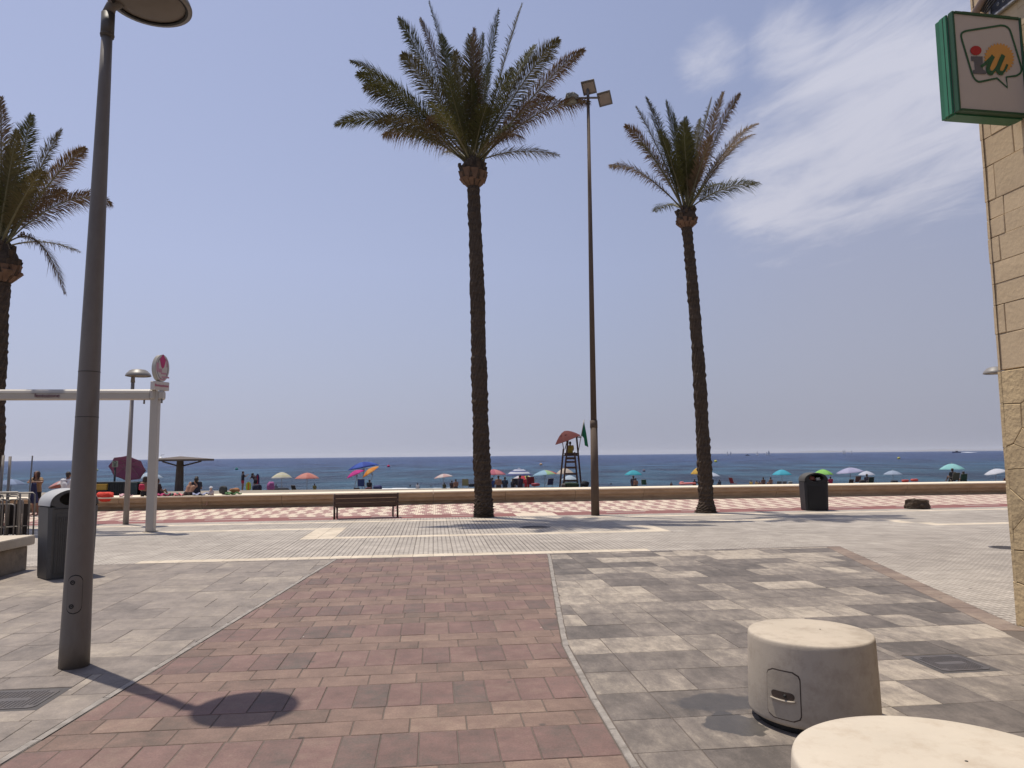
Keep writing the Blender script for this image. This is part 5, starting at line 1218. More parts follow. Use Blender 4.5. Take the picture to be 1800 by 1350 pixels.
    if face:
        for s_ in (-1, 1):
            b = MB(); b.ball(hd+Vector((.032*s_, .086, .035)), (.013, .008, .008), 10); b.build('eye', mat('eye_dark', (.03, .02, .02), .3, .1, 3, 0), o)
        b = MB(); b.ball(hd+Vector((0, .091, -.035)), (.024, .006, .007), 10); b.build('mouth', mat('lips', (.30, .08, .07), .5, .1, 3, 0), o)
    if top:
        m = mat('cloth_%d_%d_%d' % tuple(int(c*999) for c in top), top, .85, .1, 8, .3, 25); b = MB(); e_ = .018
        for s_ in (-1, 1):
            capsule(b, pel+Vector((0, 0, .03))+X*.075*s_, pel.lerp(ch, .5)+X*.055*s_, .105+e_, .098+e_); capsule(b, pel.lerp(ch, .5)+X*.055*s_, ch+X*.08*s_, .095+e_, .105+e_)
            s0, e0, w0 = shs(s_); capsule(b, ch+X*.07*s_, s0, .10+e_, .058+e_); capsule(b, s0, s0.lerp(e0, .55), .055+e_, .05+e_); capsule(b, nk-(nk-ch)*.2, s0, .045+e_*.6, .055+e_)
        remesh(b, 'shirt', m, vox, o)
    if bottom:
        m = mat('cloth_%d_%d_%d' % tuple(int(c*999) for c in bottom), bottom, .85, .1, 8, .3, 25); b = MB(); e_ = .016
        for s_ in (-1, 1):
            hp, kn = mir(p['hip'], s_), mir(p['kn'], s_); capsule(b, pel+X*.075*s_, pel.lerp(ch, .18)+X*.07*s_, .105+e_, .10+e_*.6); capsule(b, hp, hp.lerp(kn, .42 if top else .2), .092+e_, .082+e_)
        remesh(b, 'shorts', m, vox, o)
    if hat:
        m = mat('hat_%d' % int(hat[0]*999), hat, .8, .1, 8, .3, 25); b = MB(); M = Matrix.Translation(hd+Vector((0, -.01, .06))); b.lathe([(.15, -.02), (.10, .0), (.095, .04), (.075, .085), (.001, .10)], 24, M=M, cap=False); b.build('hat', m, o)
    return o
def PX(x, y, Y): return at(x, y, Y)

# woman with a towel on the promenade
q = g(62, 906.5); wsc = (at(62, 829, q.y).z)/1.69
wm = person('long haired woman standing on the mosaic in a tan top and black shorts', (q.x, q.y, 0), PI-.12, 'arms_front', 1, (.045, .02, .014), (.30, .19, .10), (.012, .012, .015), .18, wsc, .011, face=True)
def cloth(name, label, cat, c, w_, h__, m, rz=0, seed=1, thick=.012, wave=.03, hang=True, nx_=12, nz_=14, top_narrow=.5, group=None):
    rg = random.Random(seed); b = MB(); vs = []; n = 0
    for sd_ in (0, 1):
        for i in range(nz_+1):
            t = i/nz_; ww = w_*(top_narrow+(1-top_narrow)*t)
            for j in range(nx_+1):
                s_ = j/nx_-.5; yv = wave*math.sin(s_*19+seed+t*2.2)*(.4+t)+.4*wave*math.sin(s_*31+t*5)
                vs.append((s_*ww, yv+sd_*thick, -t*h__+.02*math.sin(s_*9+seed)*t) if hang else (s_*ww, (t-.5)*h__, max(0, .5*wave+.5*wave*math.sin(s_*13+seed+t*6)+.4*wave*math.sin(t*17+s_*6))+sd_*thick))
    k = (nz_+1)*(nx_+1); fs = []
    for i in range(nz_):
        for j in range(nx_):
            a = i*(nx_+1)+j; fs += [(a, a+1, a+nx_+2, a+nx_+1), (k+a, k+a+nx_+1, k+a+nx_+2, k+a+1)]
    edge = [j for j in range(nx_+1)]+[i*(nx_+1)+nx_ for i in range(1, nz_+1)]+[nz_*(nx_+1)+j for j in range(nx_-1, -1, -1)]+[i*(nx_+1) for i in range(nz_-1, 0, -1)]
    for i in range(len(edge)): a, c2_ = edge[i], edge[(i+1) % len(edge)]; fs.append((a, a+k, c2_+k, c2_))
    b.add(vs, fs, 0, True); o = b.build(name, m, None, c, rz); return tag(o, label, cat, group)
navy = mat('navy_towel', (.035, .04, .10), .9, .2, 6, .5, 40)
cT = Vector((q.x, q.y, 0))+Vector((.10*wsc, -.33*wsc, 1.27*wsc)); cloth('beach_towel', 'navy towel hanging from the hands of the standing woman', 'towel', cT, .34, .72, navy, -.1, 3)

def fab(name, c): return mat(name, c, .85, .1, 5, .2, 30)
def seated(px, ytop, Y, label, pose='sit', base=None, rz=0.0, **kw):
    """ytop: pixel row of the top of the head"""
    z = base if base is not None else max(zs(Y), SEA-.2); tp = at(px, ytop, Y); hgt = {'sit': .91, 'sit_edge': .91, 'lean': .82, 'stand': 1.73, 'point': 1.73, 'bend': 1.57}[pose]
    sc = max(.5, min(1.12, (tp.z-z)/hgt)); 
    if 'scale' in kw: sc = kw.pop('scale')
    return person(label, (tp.x, Y, tp.z-hgt*sc), rz, pose, scale=sc, **kw)
WT = .52
def wallY(px):
    r = ray(px, 880); 
    for i in range(400):
        t = 20+i*.05; p = r*t; u_, v_ = uv(p)
        if v_ > wallv(u_)+.2: return p.y
    return 30
yw = wallY(118); seated(118, 829, yw+.1, 'man in a white printed T-shirt seated on the wall above the grey bin', 'sit_edge', None, 0, sk=1, top=(.60, .60, .62), bottom=(.10, .1, .12), scale=1.08)
yw = wallY(256); seated(256, 837, yw+.05, 'dark haired woman in black seated on the wall above a pink bag', 'sit_edge', WT, .5, sk=1, hairlen=.1, top=None, bottom=(.015, .015, .018))
p_ = at(249, 858, yw-.3); lump('pink_bag', 'crimson beach bag in the lap of the woman by the awning pillar', 'bag', (p_.x, yw-.3, p_.z-.08), .12, fab('crimson_cloth', (.45, .03, .08)), 5, (1, .6, 1.1), .12)
yw = wallY(276); seated(276, 841, yw+.25, 'person in dark clothes seated just right of the awning pillar', 'sit', WT-.04, -.4, sk=2, top=(.03, .02, .02), bottom=(.02, .02, .025))
yw = wallY(330); seated(331, 839, yw+.15, 'bare backed tanned person leaning right to embrace the other under the shelter', 'lean', WT, .2, sk=0, hair=(.02, .015, .01), bottom=(.03, .02, .02), scale=1.0)
yw = wallY(344); seated(346, 837, yw+.3, 'person in a dark swimsuit seated on the right of the embracing pair', 'sit', WT-.03, .5, sk=1, hair=(.02, .015, .01), top=(.02, .022, .035), bottom=(.02, .02, .03))
yw = wallY(372); seated(373, 855, yw+.1, 'small child in a white sun hat sitting on the wall beside the towels', 'sit_edge', WT, 2.6, sk=3, hair=(.1, .07, .04), top=(.45, .40, .42), bottom=(.05, .03, .08), hat=(.66, .68, .7), scale=.56)
tw = []
for (x, y, w_, d_, c, label) in ((287, 874, .75, .4, (.40, .05, .14), 'dark pink towel spread on the wall right of the awning pillar'), (312, 872, .55, .45, (.62, .20, .22), 'salmon towel heaped on the wall behind the tanned back'),
                               (302, 877, .8, .25, (.10, .16, .14), 'grey green striped towel on the wall edge below the pink towels'), (350, 874, .85, .45, (.32, .34, .48), 'blue grey patterned towel on the wall in front of the pair'),
                               (405, 872, .7, .4, (.07, .16, .06), 'dark green patterned towel heap on the wall'), (216, 871, .5, .35, (.66, .42, .45), 'pale pink towel on the wall next to the red one')):
    Y = wallY(x)-.02; p_ = at(x, y, Y); cloth('beach_towel', label, 'towel', (p_.x, Y+.12, WT+.004), w_, d_, mat('towel_%d' % x, c, .9, .35, 14, .6, 40), A, x % 7, .02, .07, hang=False, group='towels along the sea wall')
Y = wallY(187)-.0; p_ = at(187, 875, Y)
lump('towel_heap', 'bright red towel heaped over the wall edge between bin and lamp', 'towel', (p_.x, Y-.10, .30), .36, mat('red_towel', (.62, .05, .03), .85, .2, 6, .6, 25), 8, (.95, .55, .62), .16)
Y = wallY(390); p_ = at(388, 865, Y); lump('rucksack', 'dark grey rucksack standing on the wall right of the child', 'bag', (p_.x, Y+.25, WT), .18, fab('dark_grey_cloth', (.055, .06, .06)), 9, (.95, .6, 1.0), .10)
Y = wallY(410); p_ = at(408, 860, Y); lump('clothes_heap', 'orange brown heap of clothes on the green towel', 'clothes', (p_.x, Y+.3, WT+.03), .14, mat('orange_clothes', (.36, .17, .08), .9, .4, 12, .6, 25), 10, (1.5, .6, .75), .2)
# dark slatted box, yellow crate, sign, shelter
Y = 33.0; xl, xr = at(170, 855, Y).x, at(247, 855, Y).x; zt = at(205, 848.5, Y).z
sbx = thing('slatted_container', 'long black slatted container behind the wall under the purple parasol', 'container', ((xl+xr)/2, Y, .33)); Wb = xr-xl; hb2 = zt-.33
blk = mat('black_plastic', (.022, .024, .028), .6, .15, 4, .1, 20); tealb = mat('dark_teal_plastic', (.03, .05, .055), .6, .15, 4, .1, 20)
b = MB(); b.box((0, 0, hb2/2), (Wb, .6, hb2-.02), ch=.02); b.build('box', blk, sbx)
for k in range(int(Wb*.72/.11)): b = MB(); b.box((-Wb/2+.06+k*.11, -.315, hb2/2), (.045, .025, hb2-.08)); b.build('slat', blk, sbx)
b = MB(); b.box((-.0, 0, hb2+.02), (Wb+.03, .64, .045), ch=.01); b.build('lid', blk, sbx); b = MB(); b.box((Wb*.38, -.02, hb2/2+.02), (Wb*.24, .66, hb2+.02), ch=.02); b.build('end_box', tealb, sbx)
p_ = at(173, 853, Y-.6); cr = thing('yellow_crate', 'yellow crate standing left of the black slatted container', 'crate', (p_.x, Y-.2, at(173, 862, Y-.6).z)); yl = mat('yellow_plastic', (.50, .30, .05), .6, .15, 4, .1, 20)
b = MB(); b.box((0, 0, .12), (.5, .4, .24), ch=.02); b.build('box', yl, cr); b = MB(); b.box((0, 0, .25), (.54, .44, .035), ch=.01); b.build('rim', yl, cr)
b = MB(); b.box((0, 0, -.2), (.6, .5, .36), ch=.02); b.build('base', blk, cr)
Y = 33.5; pb_, pt_ = at(201, 850, Y), at(203, 810, Y); bs_ = thing('beach_notice', 'small pale notice with dark symbols on a black post by the purple parasol', 'sign', (pb_.x, Y, .33)); zt = pt_.z-.33; xd = pt_.x-pb_.x
b = MB(); b.tube([(0, 0, 0), (xd*.8, 0, zt-.3)], .045, 10); b.build('post', blk, bs_); hh_ = at(203, 809.5, Y).z-at(203, 820.5, Y).z
b = MB(); b.box((xd, -.02, zt-hh_/2), (hh_*.92, .03, hh_), ch=.004); b.build('panel', mat('notice_panel', (.30, .33, .26), .6, .1, 4, 0), bs_)
b = MB(); ring_ = [(.07, 0), (.07, .004), (.045, .004), (.045, 0)]; b.lathe(ring_, 16, M=Matrix.Translation((xd, -.036, zt-hh_*.3)) @ Matrix.Rotation(PI/2, 4, 'X'), cap=False)
for zz in (.62, .75, .86): b.box((xd, -.038, zt-hh_*zz), (hh_*.45, .003, .018))
b.build('symbols', black, bs_)
Y = 47.0; xl, xr = at(277, 809, Y).x, at(362.5, 805, Y).x; pc = at(317, 806, Y); zt = at(318, 802, Y).z; zo = at(318, 810.5, Y).z; gz = zs(Y)
shl = thing('beach_shelter', 'dark T shaped beach shelter with a flat roof on one thick column', 'shelter', (pc.x, Y, gz)); shm = mat('shelter_wood', (.105, .08, .065), .8, .2, 3, .3, 20); hw = (xr-xl)/2; off = (xl+xr)/2-pc.x
b = MB(); z0, z1 = zo-gz, zt-gz
b.add([(off-hw, -hw*.8, z0), (off+hw, -hw*.8, z0), (off+hw, hw*.8, z0), (off-hw, hw*.8, z0), (off-hw, -hw*.8, z0+.12), (off+hw, -hw*.8, z0+.12), (off+hw, hw*.8, z0+.12), (off-hw, hw*.8, z0+.12), (0, 0, z1)], [(3, 2, 1, 0), (0, 1, 5, 4), (1, 2, 6, 5), (2, 3, 7, 6), (3, 0, 4, 7), (4, 5, 8), (5, 6, 8), (6, 7, 8), (7, 4, 8)]); b.build('roof', shm, shl)
b = MB(); b.tube([(-.02, 0, -.1), (0, 0, z0)], [.29, .22], 8, smooth=False); b.build('column', shm, shl)
for s_ in (-1, 1): b = MB(); b.tube([(off+s_*hw*.8, 0, z0-.02), (0, 0, z0-.35)], .05, 6); b.build('brace', shm, shl)
p_ = at(282.5, 804.5, Y-.6); sh_ = thing('shelter_dome', 'small white dome fitting on the left tip of the shelter roof', 'lamp', (p_.x, Y-.6, z0+gz+.12)); b = MB(); b.lathe([(.17, 0), (.16, .07), (.09, .15), (.001, .18)], 20); b.build('dome', mat('white_gloss', (.7, .72, .74), .4, .05, 3, 0), sh_); b = MB(); b.tube([(0, 0, .17), (.02, 0, .28), (.22, 0, .29)], .01, 6); b.build('wire', blk, sh_)  # plain white dome with a wire, of unknown kind

# ================================================================== PARASOLS
pole_m = mat('parasol_pole', (.35, .33, .32), .4, .1, 3, 0, metal=.3)
def parasol(label, px, ytop, w_px, Y, cols, h_px=None, tilt=0.0, tdir=0.0, kind='seg', lx_=0.0):
    r = w_px/2/F*Y; tp = at(px, ytop, Y); gz = max(zs(Y), SEA-.3); hC = (h_px/F*Y) if h_px else r*.42; hC = max(.25*r, min(hC, .75*r)) if not tilt else r*.36
    o = thing('beach_parasol', label, 'parasol', (tp.x+lx_, Y, gz), group='beach parasols'); ztop = tp.z-gz
    M = Matrix.Translation((-lx_, 0, ztop)) @ Matrix.Rotation(tdir, 4, 'Z') @ Matrix.Rotation(tilt, 4, 'Y') @ Matrix.Translation((0, 0, 0))
    n = 8; sub = 4; rows = 6; vs = []; N_ = n*sub
    def pt(i, a_i, dz=0.0):
        t = i/rows; a = 2*PI*a_i/N_+.2; fr = (a_i % sub)/sub; sag = 1-.10*math.sin(PI*fr)*t; rr = r*t*sag; return (rr*math.cos(a), rr*math.sin(a), -hC*t**1.75-dz-.03*math.sin(PI*fr)*t*0)
    for dz in (0, .012):
        for i in range(rows+1):
            for k in range(N_): vs.append(pt(i, k, dz))
    b = MB(); mats = [mat('canopy_%d_%d_%d' % tuple(int(x*99) for x in c), c, .8, .06, 5, .1, 40, trans=.35) for c in cols]; nc = len(mats)
    K = (rows+1)*N_; b.v = [tuple(M @ Vector(p)) for p in vs]
    for i in range(rows):
        for k in range(N_):
            mi = (k//sub) % nc if kind == 'seg' else (i % nc)
            j = (k+1) % N_; b.f.append([i*N_+k, (i+1)*N_+k, (i+1)*N_+j, i*N_+j]); b.m.append(mi); b.sm.append(True)
            b.f.append([K+i*N_+k, K+i*N_+j, K+(i+1)*N_+j, K+(i+1)*N_+k]); b.m.append(mi); b.sm.append(True)
    for k in range(N_): j = (k+1) % N_; b.f.append([rows*N_+k, K+rows*N_+k, K+rows*N_+j, rows*N_+j]); b.m.append(0 if kind == 'seg' else (rows-1) % nc); b.sm.append(True)
    can = b.build('canopy', mats, o)
    b = MB()
    for k in range(n): b.tube([M @ Vector(pt(t_, k*sub, .02)) for t_ in (0, 2, 4, 6)], .008, 4)
    hub = M @ Vector((0, 0, -min(.55, ztop*.35)))
    for k in range(n): b.tube([hub, M @ Vector(pt(3, k*sub, .02))], .006, 4)
    b.build('ribs', pole_m, can)
    b = MB(); b.tube([(0, 0, 0), (0, 0, .15), hub], .020, 8) if tilt else b.tube([(0, 0, 0), hub], .022, 8); b.tube([hub, M @ Vector((0, 0, .09))], .016, 8); b.build('pole', pole_m, o)
    b = MB(); b.tube([M @ Vector((0, 0, -.01)), M @ Vector((0, 0, .10))], [.02, .008], 6); b.build('finial', pole_m, can)
    return o
W3 = (.62, .64, .68)
PR = [
 ('pale blue grey parasol behind the steel posts at the far left', 20, 842, 48, 50, [(.30, .38, .55), (.22, .28, .42)], 10, 0, 0, 'seg'),
 ('pink and white tilted parasol between the standing woman and the T-shirt man', 112, 843.5, 52, 48, [(.62, .55, .55), (.62, .30, .28)], 13, .25, 3.0, 'seg'),
 ('large purple tilted parasol behind the black slatted container', 227, 816, 60, 39, [(.30, .12, .24), (.33, .14, .26)], None, .85, 1.75, 'seg'),
 ('white and light blue parasol behind the woman by the awning pillar', 264, 830, 44, 58, [(.62, .64, .67), (.45, .55, .66)], 10, 0, 0, 'seg'),
 ('cream and pale yellow striped parasol, left of the salmon one', 495.5, 830, 36, 72, [(.62, .60, .40), (.65, .63, .55)], 10, 0, 0, 'ring'),
 ('salmon pink parasol between the cream and the big blue one', 540, 831, 42, 66, [(.62, .24, .20), (.66, .30, .25)], 10, 0, 0, 'seg'),
 ('big royal blue parasol above the pink and orange ones', 637, 812, 54, 52, [(.03, .07, .38), (.05, .12, .50)], None, -.18, 0, 'seg'),
 ('hot pink parasol tilted left under the blue one', 623, 827.5, 36, 51, [(.62, .03, .30), (.55, .03, .27)], None, -.42, 0.25, 'seg'),
 ('orange and yellow parasol tilted right under the blue one', 648, 824.5, 35, 50.5, [(.72, .26, .03), (.75, .38, .09)], None, -.60, 0.3, 'seg'),
 ('pale pink parasol tilted left of the large palm trunk', 779, 833, 34, 70, [(.62, .42, .40), (.66, .58, .56)], 10, .12, 3, 'seg'),
 ('pink parasol partly behind the right of the large palm trunk', 868, 825, 44, 60, [(.62, .24, .26), (.50, .14, .2)], 9, 0, 0, 'seg'),
 ('blue and white striped parasol above the red group', 912.5, 823.5, 48, 56, [(.66, .68, .75), (.13, .16, .33)], 12, 0, 0, 'ring'),
 ('yellow, white and red parasol low in the red group', 920, 834, 46, 60, [(.55, .60, .12), (.62, .60, .62), (.48, .03, .05)], 10, 0, 0, 'seg'),
 ('light blue parasol with green and red segments left of the lifeguard tower', 957, 826.5, 44, 60, [(.30, .48, .62), (.34, .52, .64), (.36, .55, .30), (.6, .15, .1), (.28, .46, .62)], 13, .08, 3.1, 'seg'),
 ('cream parasol seen through the lifeguard tower', 993, 823, 34, 68, [(.60, .52, .44)], 10, 0, 0, 'seg'),
 ('white and blue low parasol under the lifeguard tower', 1001, 835.5, 30, 74, [(.50, .60, .68)], 8, 0, 0, 'seg'),
 ('turquoise parasol standing alone right of the mast', 1113, 826.5, 33, 70, [(.06, .42, .52), (.05, .38, .48)], 8, 0, 0, 'seg'),
 ('yellow parasol mostly hidden by the slim palm trunk', 1229, 821, 32, 66, [(.66, .42, .08)], 14, 0, 0, 'seg'),
 ('pale white blue parasol just right of the slim palm trunk', 1248, 830, 36, 76, [(.55, .60, .70)], 7, 0, 0, 'seg'),
 ('cyan parasol left of the black litter bin', 1374, 825.5, 34, 72, [(.08, .48, .62), (.07, .44, .58)], 9, 0, 0, 'seg'),
 ('lime green parasol behind the black litter bin', 1446.5, 825, 34, 72, [(.30, .62, .14), (.33, .66, .18)], 9, 0, 0, 'seg'),
 ('large pale lavender parasol right of the black litter bin', 1493, 822, 46, 62, [(.48, .48, .66), (.42, .42, .60)], 12, -.10, 0, 'seg'),
 ('small white parasol just right of the lavender one', 1523, 828, 28, 78, [(.60, .63, .72)], 7, 0, 0, 'seg'),
 ('faded pale blue parasol standing alone above the red towels', 1569, 827, 31, 78, [(.38, .46, .58)], 7, 0, 0, 'seg'),
 ('pale aqua parasol over the seated pair at the right', 1673, 815, 40, 58, [(.30, .62, .62), (.34, .66, .66)], 10, 0, 0, 'seg'),
 ('white parasol tilted right, near the stone building', 1748, 824.5, 36, 66, [(.66, .68, .74)], 9, .25, 3.1, 'seg'),
]
for r in PR: parasol(*r)

# ================================================================== LIFEGUARD TOWER
Y = 48.0; gz = zs(Y); c0 = at(1004, 850, Y); lt = thing('lifeguard_tower', 'tall brown wooden lifeguard chair with red tiled parasol and ladder', 'lifeguard tower', (c0.x, Y, gz)); wt_ = mat('tower_wood', (.08, .042, .028), .8, .25, 4, .3, 20)
def TL(x, y, dy=0.0): q = at(x, y, Y+dy); return Vector((q.x-c0.x, dy, q.z-gz))
def bar(p, q_, w_, name, m=wt_, parent=lt):
    b = MB(); b.tube([p, q_], w_, 4, smooth=False); return b.build(name, m, parent)
gl0 = lambda x, dy: Vector((at(x, 850, Y+dy).x-c0.x, dy, -.1))
for x0, x1, y1, dy0, dy1 in ((983.5, 990.5, 789, -.1, -.15), (989.5, 999, 766, -1.0, -.5), (1022, 1013.5, 768, -.1, -.15), (1016, 1010, 795, -1.0, -.5)):
    pt = TL(x1, y1, dy1); bar(gl0(x0, dy0), pt, .075, 'leg')
for i, yy in enumerate((845, 833, 822, 812, 806)):
    f = (850-yy)/60; bar(TL(990+6*f, yy, -1.0+.5*f), TL(1015.5-4*f, yy, -1.0+.5*f), .085, 'rung')
b = MB(); s1, s2 = TL(992, 801, -.35), TL(1013, 801, .35); b.box(((s1.x+s2.x)/2, 0, s1.z), (abs(s2.x-s1.x)+.1, .8, .06), ch=.01); b.build('seat', wt_, lt)
b = MB(); b.box(((s1.x+s2.x)/2, -.40, s1.z+.1), (abs(s2.x-s1.x), .04, .16), ch=.005); b.build('backrest', wt_, lt)
b = MB(); b.box(((s1.x+s2.x)/2, -.42, s1.z-.12), (.55, .02, .10)); b.build('notice_board', mat('grey_board', (.35, .36, .38), .6, .1, 4, 0), lt)
bar(TL(991, 791, -.35), TL(987, 767.5, -.3), .035, 'canopy_strut'); bar(TL(993, 790, .3), TL(999, 766, .3), .035, 'canopy_strut'); bar(TL(1015, 792, -.35), TL(1014, 768.5, -.3), .035, 'canopy_strut')
bar(TL(985, 766, -.3), TL(1022, 769, -.3), .04, 'canopy_beam'); bar(TL(985, 766, .4), TL(1022, 769, .4), .04, 'canopy_beam')
redc = mat('tower_red_canopy', (.13, .022, .019), .8, .1, 5, .1, 30, trans=.15)  # red darkened in the base colour in place of the shaded underside
b = MB(); a1, a2 = TL(992, 765, 0), TL(1021, 768.5, 0); b.add([(a1.x, -.5, a1.z+.03), (a2.x, -.5, a2.z+.03), (a2.x, .6, a2.z+.05), (a1.x, .6, a1.z+.05), (a1.x, 0, a1.z+.16), (a2.x-.1, 0, a2.z+.13)], [(0, 1, 5, 4), (1, 2, 5), (2, 3, 4, 5), (3, 0, 4), (0, 3, 2, 1)]); b.build('canopy', redc, lt)
def cone_canopy(name, c, r, h, tilt, yaw, m, parent):
    M = Matrix.Translation(c) @ Matrix.Rotation(yaw, 4, 'Z') @ Matrix.Rotation(tilt, 4, 'Y'); n = 8; rows = 4; vs = []
    for dz in (0, .015):
        for i in range(rows+1):
            for k in range(n): t = i/rows; vs.append((r*t*math.cos(2*PI*k/n), r*t*math.sin(2*PI*k/n), -h*t**1.6-dz))
    K = (rows+1)*n; fs = [(i*n+k, (i+1)*n+k, (i+1)*n+(k+1) % n, i*n+(k+1) % n) for i in range(rows) for k in range(n)]+[(K+i*n+k, K+i*n+(k+1) % n, K+(i+1)*n+(k+1) % n, K+(i+1)*n+k) for i in range(rows) for k in range(n)]
    return MB().add(vs, fs, 0, False, M).build(name, m, parent)
pu = TL(995, 761, -.1)
rp = thing('red_parasol', 'red parasol tilted over the lifeguard tower', 'parasol', (c0.x, Y, gz)); tpp = TL(992, 757.5, 0)
cone_canopy('canopy', tpp, .90, .62, -.36, math.radians(8), redc, rp); b = MB(); b.tube([TL(1000, 800, .36), tpp+Vector((.0, 0, 0))], .022, 8); b.build('pole', pole_m, rp)
fg = thing('green_flag', 'green flag hanging from a pole on the right of the lifeguard tower', 'flag', (c0.x, Y, gz)); gm = mat('flag_green', (.02, .19, .09), .85, .15, 4, .3, 20, trans=.3)
b = MB(); b.tube([TL(1017, 792, -.2), TL(1026.7, 738, -.2)], .025, 8); b.build('pole', tubem, fg)
fp = [(1026.5, 740), (1022, 765), (1026, 770), (1028, 783), (1034.5, 786), (1030.5, 762), (1028, 748)]
b = MB(); pts = [TL(x, y, -.2) for x, y in fp]; ctr_ = TL(1027.5, 762, -.2); n = len(pts)
vs = [p+Vector((0, .08*math.sin(i*2.1), 0)) for i, p in enumerate(pts)]; vs = vs+[v+Vector((0, .012, 0)) for v in vs]+[ctr_+Vector((0, -.12, 0)), ctr_+Vector((0, -.108, 0))]
b.add(vs, [(i, (i+1) % n, 2*n) for i in range(n)]+[(n+(i+1) % n, n+i, 2*n+1) for i in range(n)]+[(i, n+i, n+(i+1) % n, (i+1) % n) for i in range(n)]); b.build('cloth', gm, fg)
zz_ = gz+s1.z+.03; tpz = at(1002, 776, Y); sc_ = (tpz.z-zz_)/.91
person('lifeguard in a mustard yellow vest seated on the tower facing the sea', (tpz.x, Y-.08, zz_), 0, 'sit', sk=1, top=(.36, .24, .03), bottom=(.30, .02, .02), scale=min(1.1, sc_))

# ================================================================== BEACH PEOPLE AND GEAR
def chair(label, px, Y, col, rz=0.0, sc=1.0, ytop=None):
    z = zs(Y); p = at(px, 850, Y)
    if ytop: zt = at(px, ytop, Y).z; sc = max(.75, min(1.5, (zt-z)/.82)); z = zt-.82*sc
    o = thing('beach_chair', label, 'beach chair', (p.x, Y, z), rz, 'beach chairs'); o.scale = (sc,)*3; m = fab('chair_%d_%d_%d' % tuple(int(c*99) for c in col), col)
    b = MB(); b.box((0, .22, .27), (.5, .46, .02)); b.build('seat', m, o)
    b = MB(); b.add([(-.25, 0, .27), (.25, 0, .27), (.25, -.20, .82), (-.25, -.20, .82), (-.25, .02, .28), (.25, .02, .28), (.25, -.18, .82), (-.25, -.18, .82)], [(0, 1, 2, 3), (7, 6, 5, 4), (0, 4, 5, 1), (3, 2, 6, 7), (0, 3, 7, 4), (1, 5, 6, 2)]); b.build('backrest', m, o)
    b = MB()
    for s_ in (-.26, .26): b.tube([(s_, .46, 0), (s_, -.02, .30), (s_, -.2, .82)], .012, 6); b.tube([(s_, -.15, 0), (s_, .2, .28), (s_, .42, .45), (s_, -.1, .47)], .012, 6)
    b.tube([(-.26, -.2, .82), (.26, -.2, .82)], .012, 6); b.build('frame', tubem, o); return o
def gear(name, label, cat, px, pyt, pyb, Y, wpx, col, seed, group='bags and gear on the beach'):
    a, c = at(px, pyt, Y), at(px, pyb, Y); h = a.z-c.z; return lump(name, label, cat, (a.x, Y, c.z-.04), h/1.35+.02, fab('gear_%d' % seed, col), seed, (wpx/F*Y/2/(h/1.35+.02), .8, .75), .13, group)
# the two standing by the water, left
Ys = 46; seated(427, 828, Ys, 'man in a black shirt and red shorts standing with one arm raised', 'point', None, -.9, sk=1, top=(.018, .02, .03), bottom=(.38, .02, .04))
seated(449, 831, Ys, 'woman in a black outfit bending over colourful beach gear', 'bend', None, 1.2, sk=1, hairlen=.08, top=(.03, .02, .03), bottom=(.015, .015, .03))
def board(label, px, yt, yb, Y, w_, cols, rz=.2):
    t, bq = at(px, yt, Y), at(px, yb, Y); h = t.z-bq.z; o = thing('bodyboard', label, 'bodyboard', (t.x, Y, bq.z), rz, 'bodyboards by the standing pair'); n = 18; pts = [(w_/2*math.cos(2*PI*i/n)*(1 if math.sin(2*PI*i/n) < 0 else .95), h/2+h/2*math.copysign(abs(math.sin(2*PI*i/n))**.6, math.sin(2*PI*i/n))) for i in range(n)]
    vs = [(x, -.03, z) for x, z in pts]+[(x, .03, z) for x, z in pts]; MB().add(vs, [tuple(range(n)), tuple(range(2*n-1, n-1, -1))]+[(i, i+n, (i+1) % n+n, (i+1) % n) for i in range(n)]).build('deck', fab('board_%d' % px, cols[0]), o)
    b = MB(); b.box((0, -.034, h*.5), (w_*.3, .006, h*.8)); b.build('stripe', fab('boardstripe_%d' % px, cols[1]), o)
board('upright bodyboard in yellow green with an orange stripe', 437, 847, 863, 45.5, .32, [(.42, .55, .06), (.62, .22, .03)]); board('tall upright navy bodyboard with a red edge beside the bending woman', 453, 833, 862, 46.4, .25, [(.03, .03, .13), (.40, .03, .06)])
gear('beach_bag', 'purple and pink beach bag with a white tip, right of the bending woman', 'bag', 476, 847, 864, 45, 12, (.30, .09, .24), 21)
gear('beach_bag', 'dark navy bag at the feet of the bending woman', 'bag', 452, 851, 864, 45, 16, (.02, .025, .05), 22)
gear('beach_bag', 'low dark pile of bags under the cream striped parasol', 'bag', 493, 857, 863, 50, 34, (.03, .035, .05), 23)
chair('black beach chair between the cream and salmon parasols', 518, 48, (.02, .02, .025), -.5, ytop=853)
seated(553, 850, 48, 'person in an olive shirt sitting right of the salmon parasol', 'sit', None, .1, sk=2, top=(.16, .14, .05), bottom=(.1, .1, .05))
seated(485, 851, 60, 'small person sitting left in the shade of the cream striped parasol', 'sit', sk=2, top=(.05, .06, .09))
chair('royal blue beach chair under the blue parasol', 635, 47, (.035, .06, .20), .05, ytop=842)
seated(649, 843, 48.5, 'person sitting right of the blue chair in the shade of three parasols', 'sit', sk=2, top=(.02, .02, .025))
gear('beach_bag', 'dark blue bags right of the blue beach chair', 'bag', 664, 853, 862, 46, 16, (.04, .05, .14), 24); gear('beach_bag', 'low black bag heap left of the blue beach chair', 'bag', 627, 857, 862, 46, 12, (.02, .02, .03), 25); gear('beach_bag', 'dark red low bag under the pole of the blue parasol', 'bag', 648, 857, 863, 45.5, 14, (.10, .03, .04), 26)
seated(734, 849, 66, 'bather in a white T-shirt close to the water, left of the large palm', 'sit', sk=1, top=(.6, .6, .62))
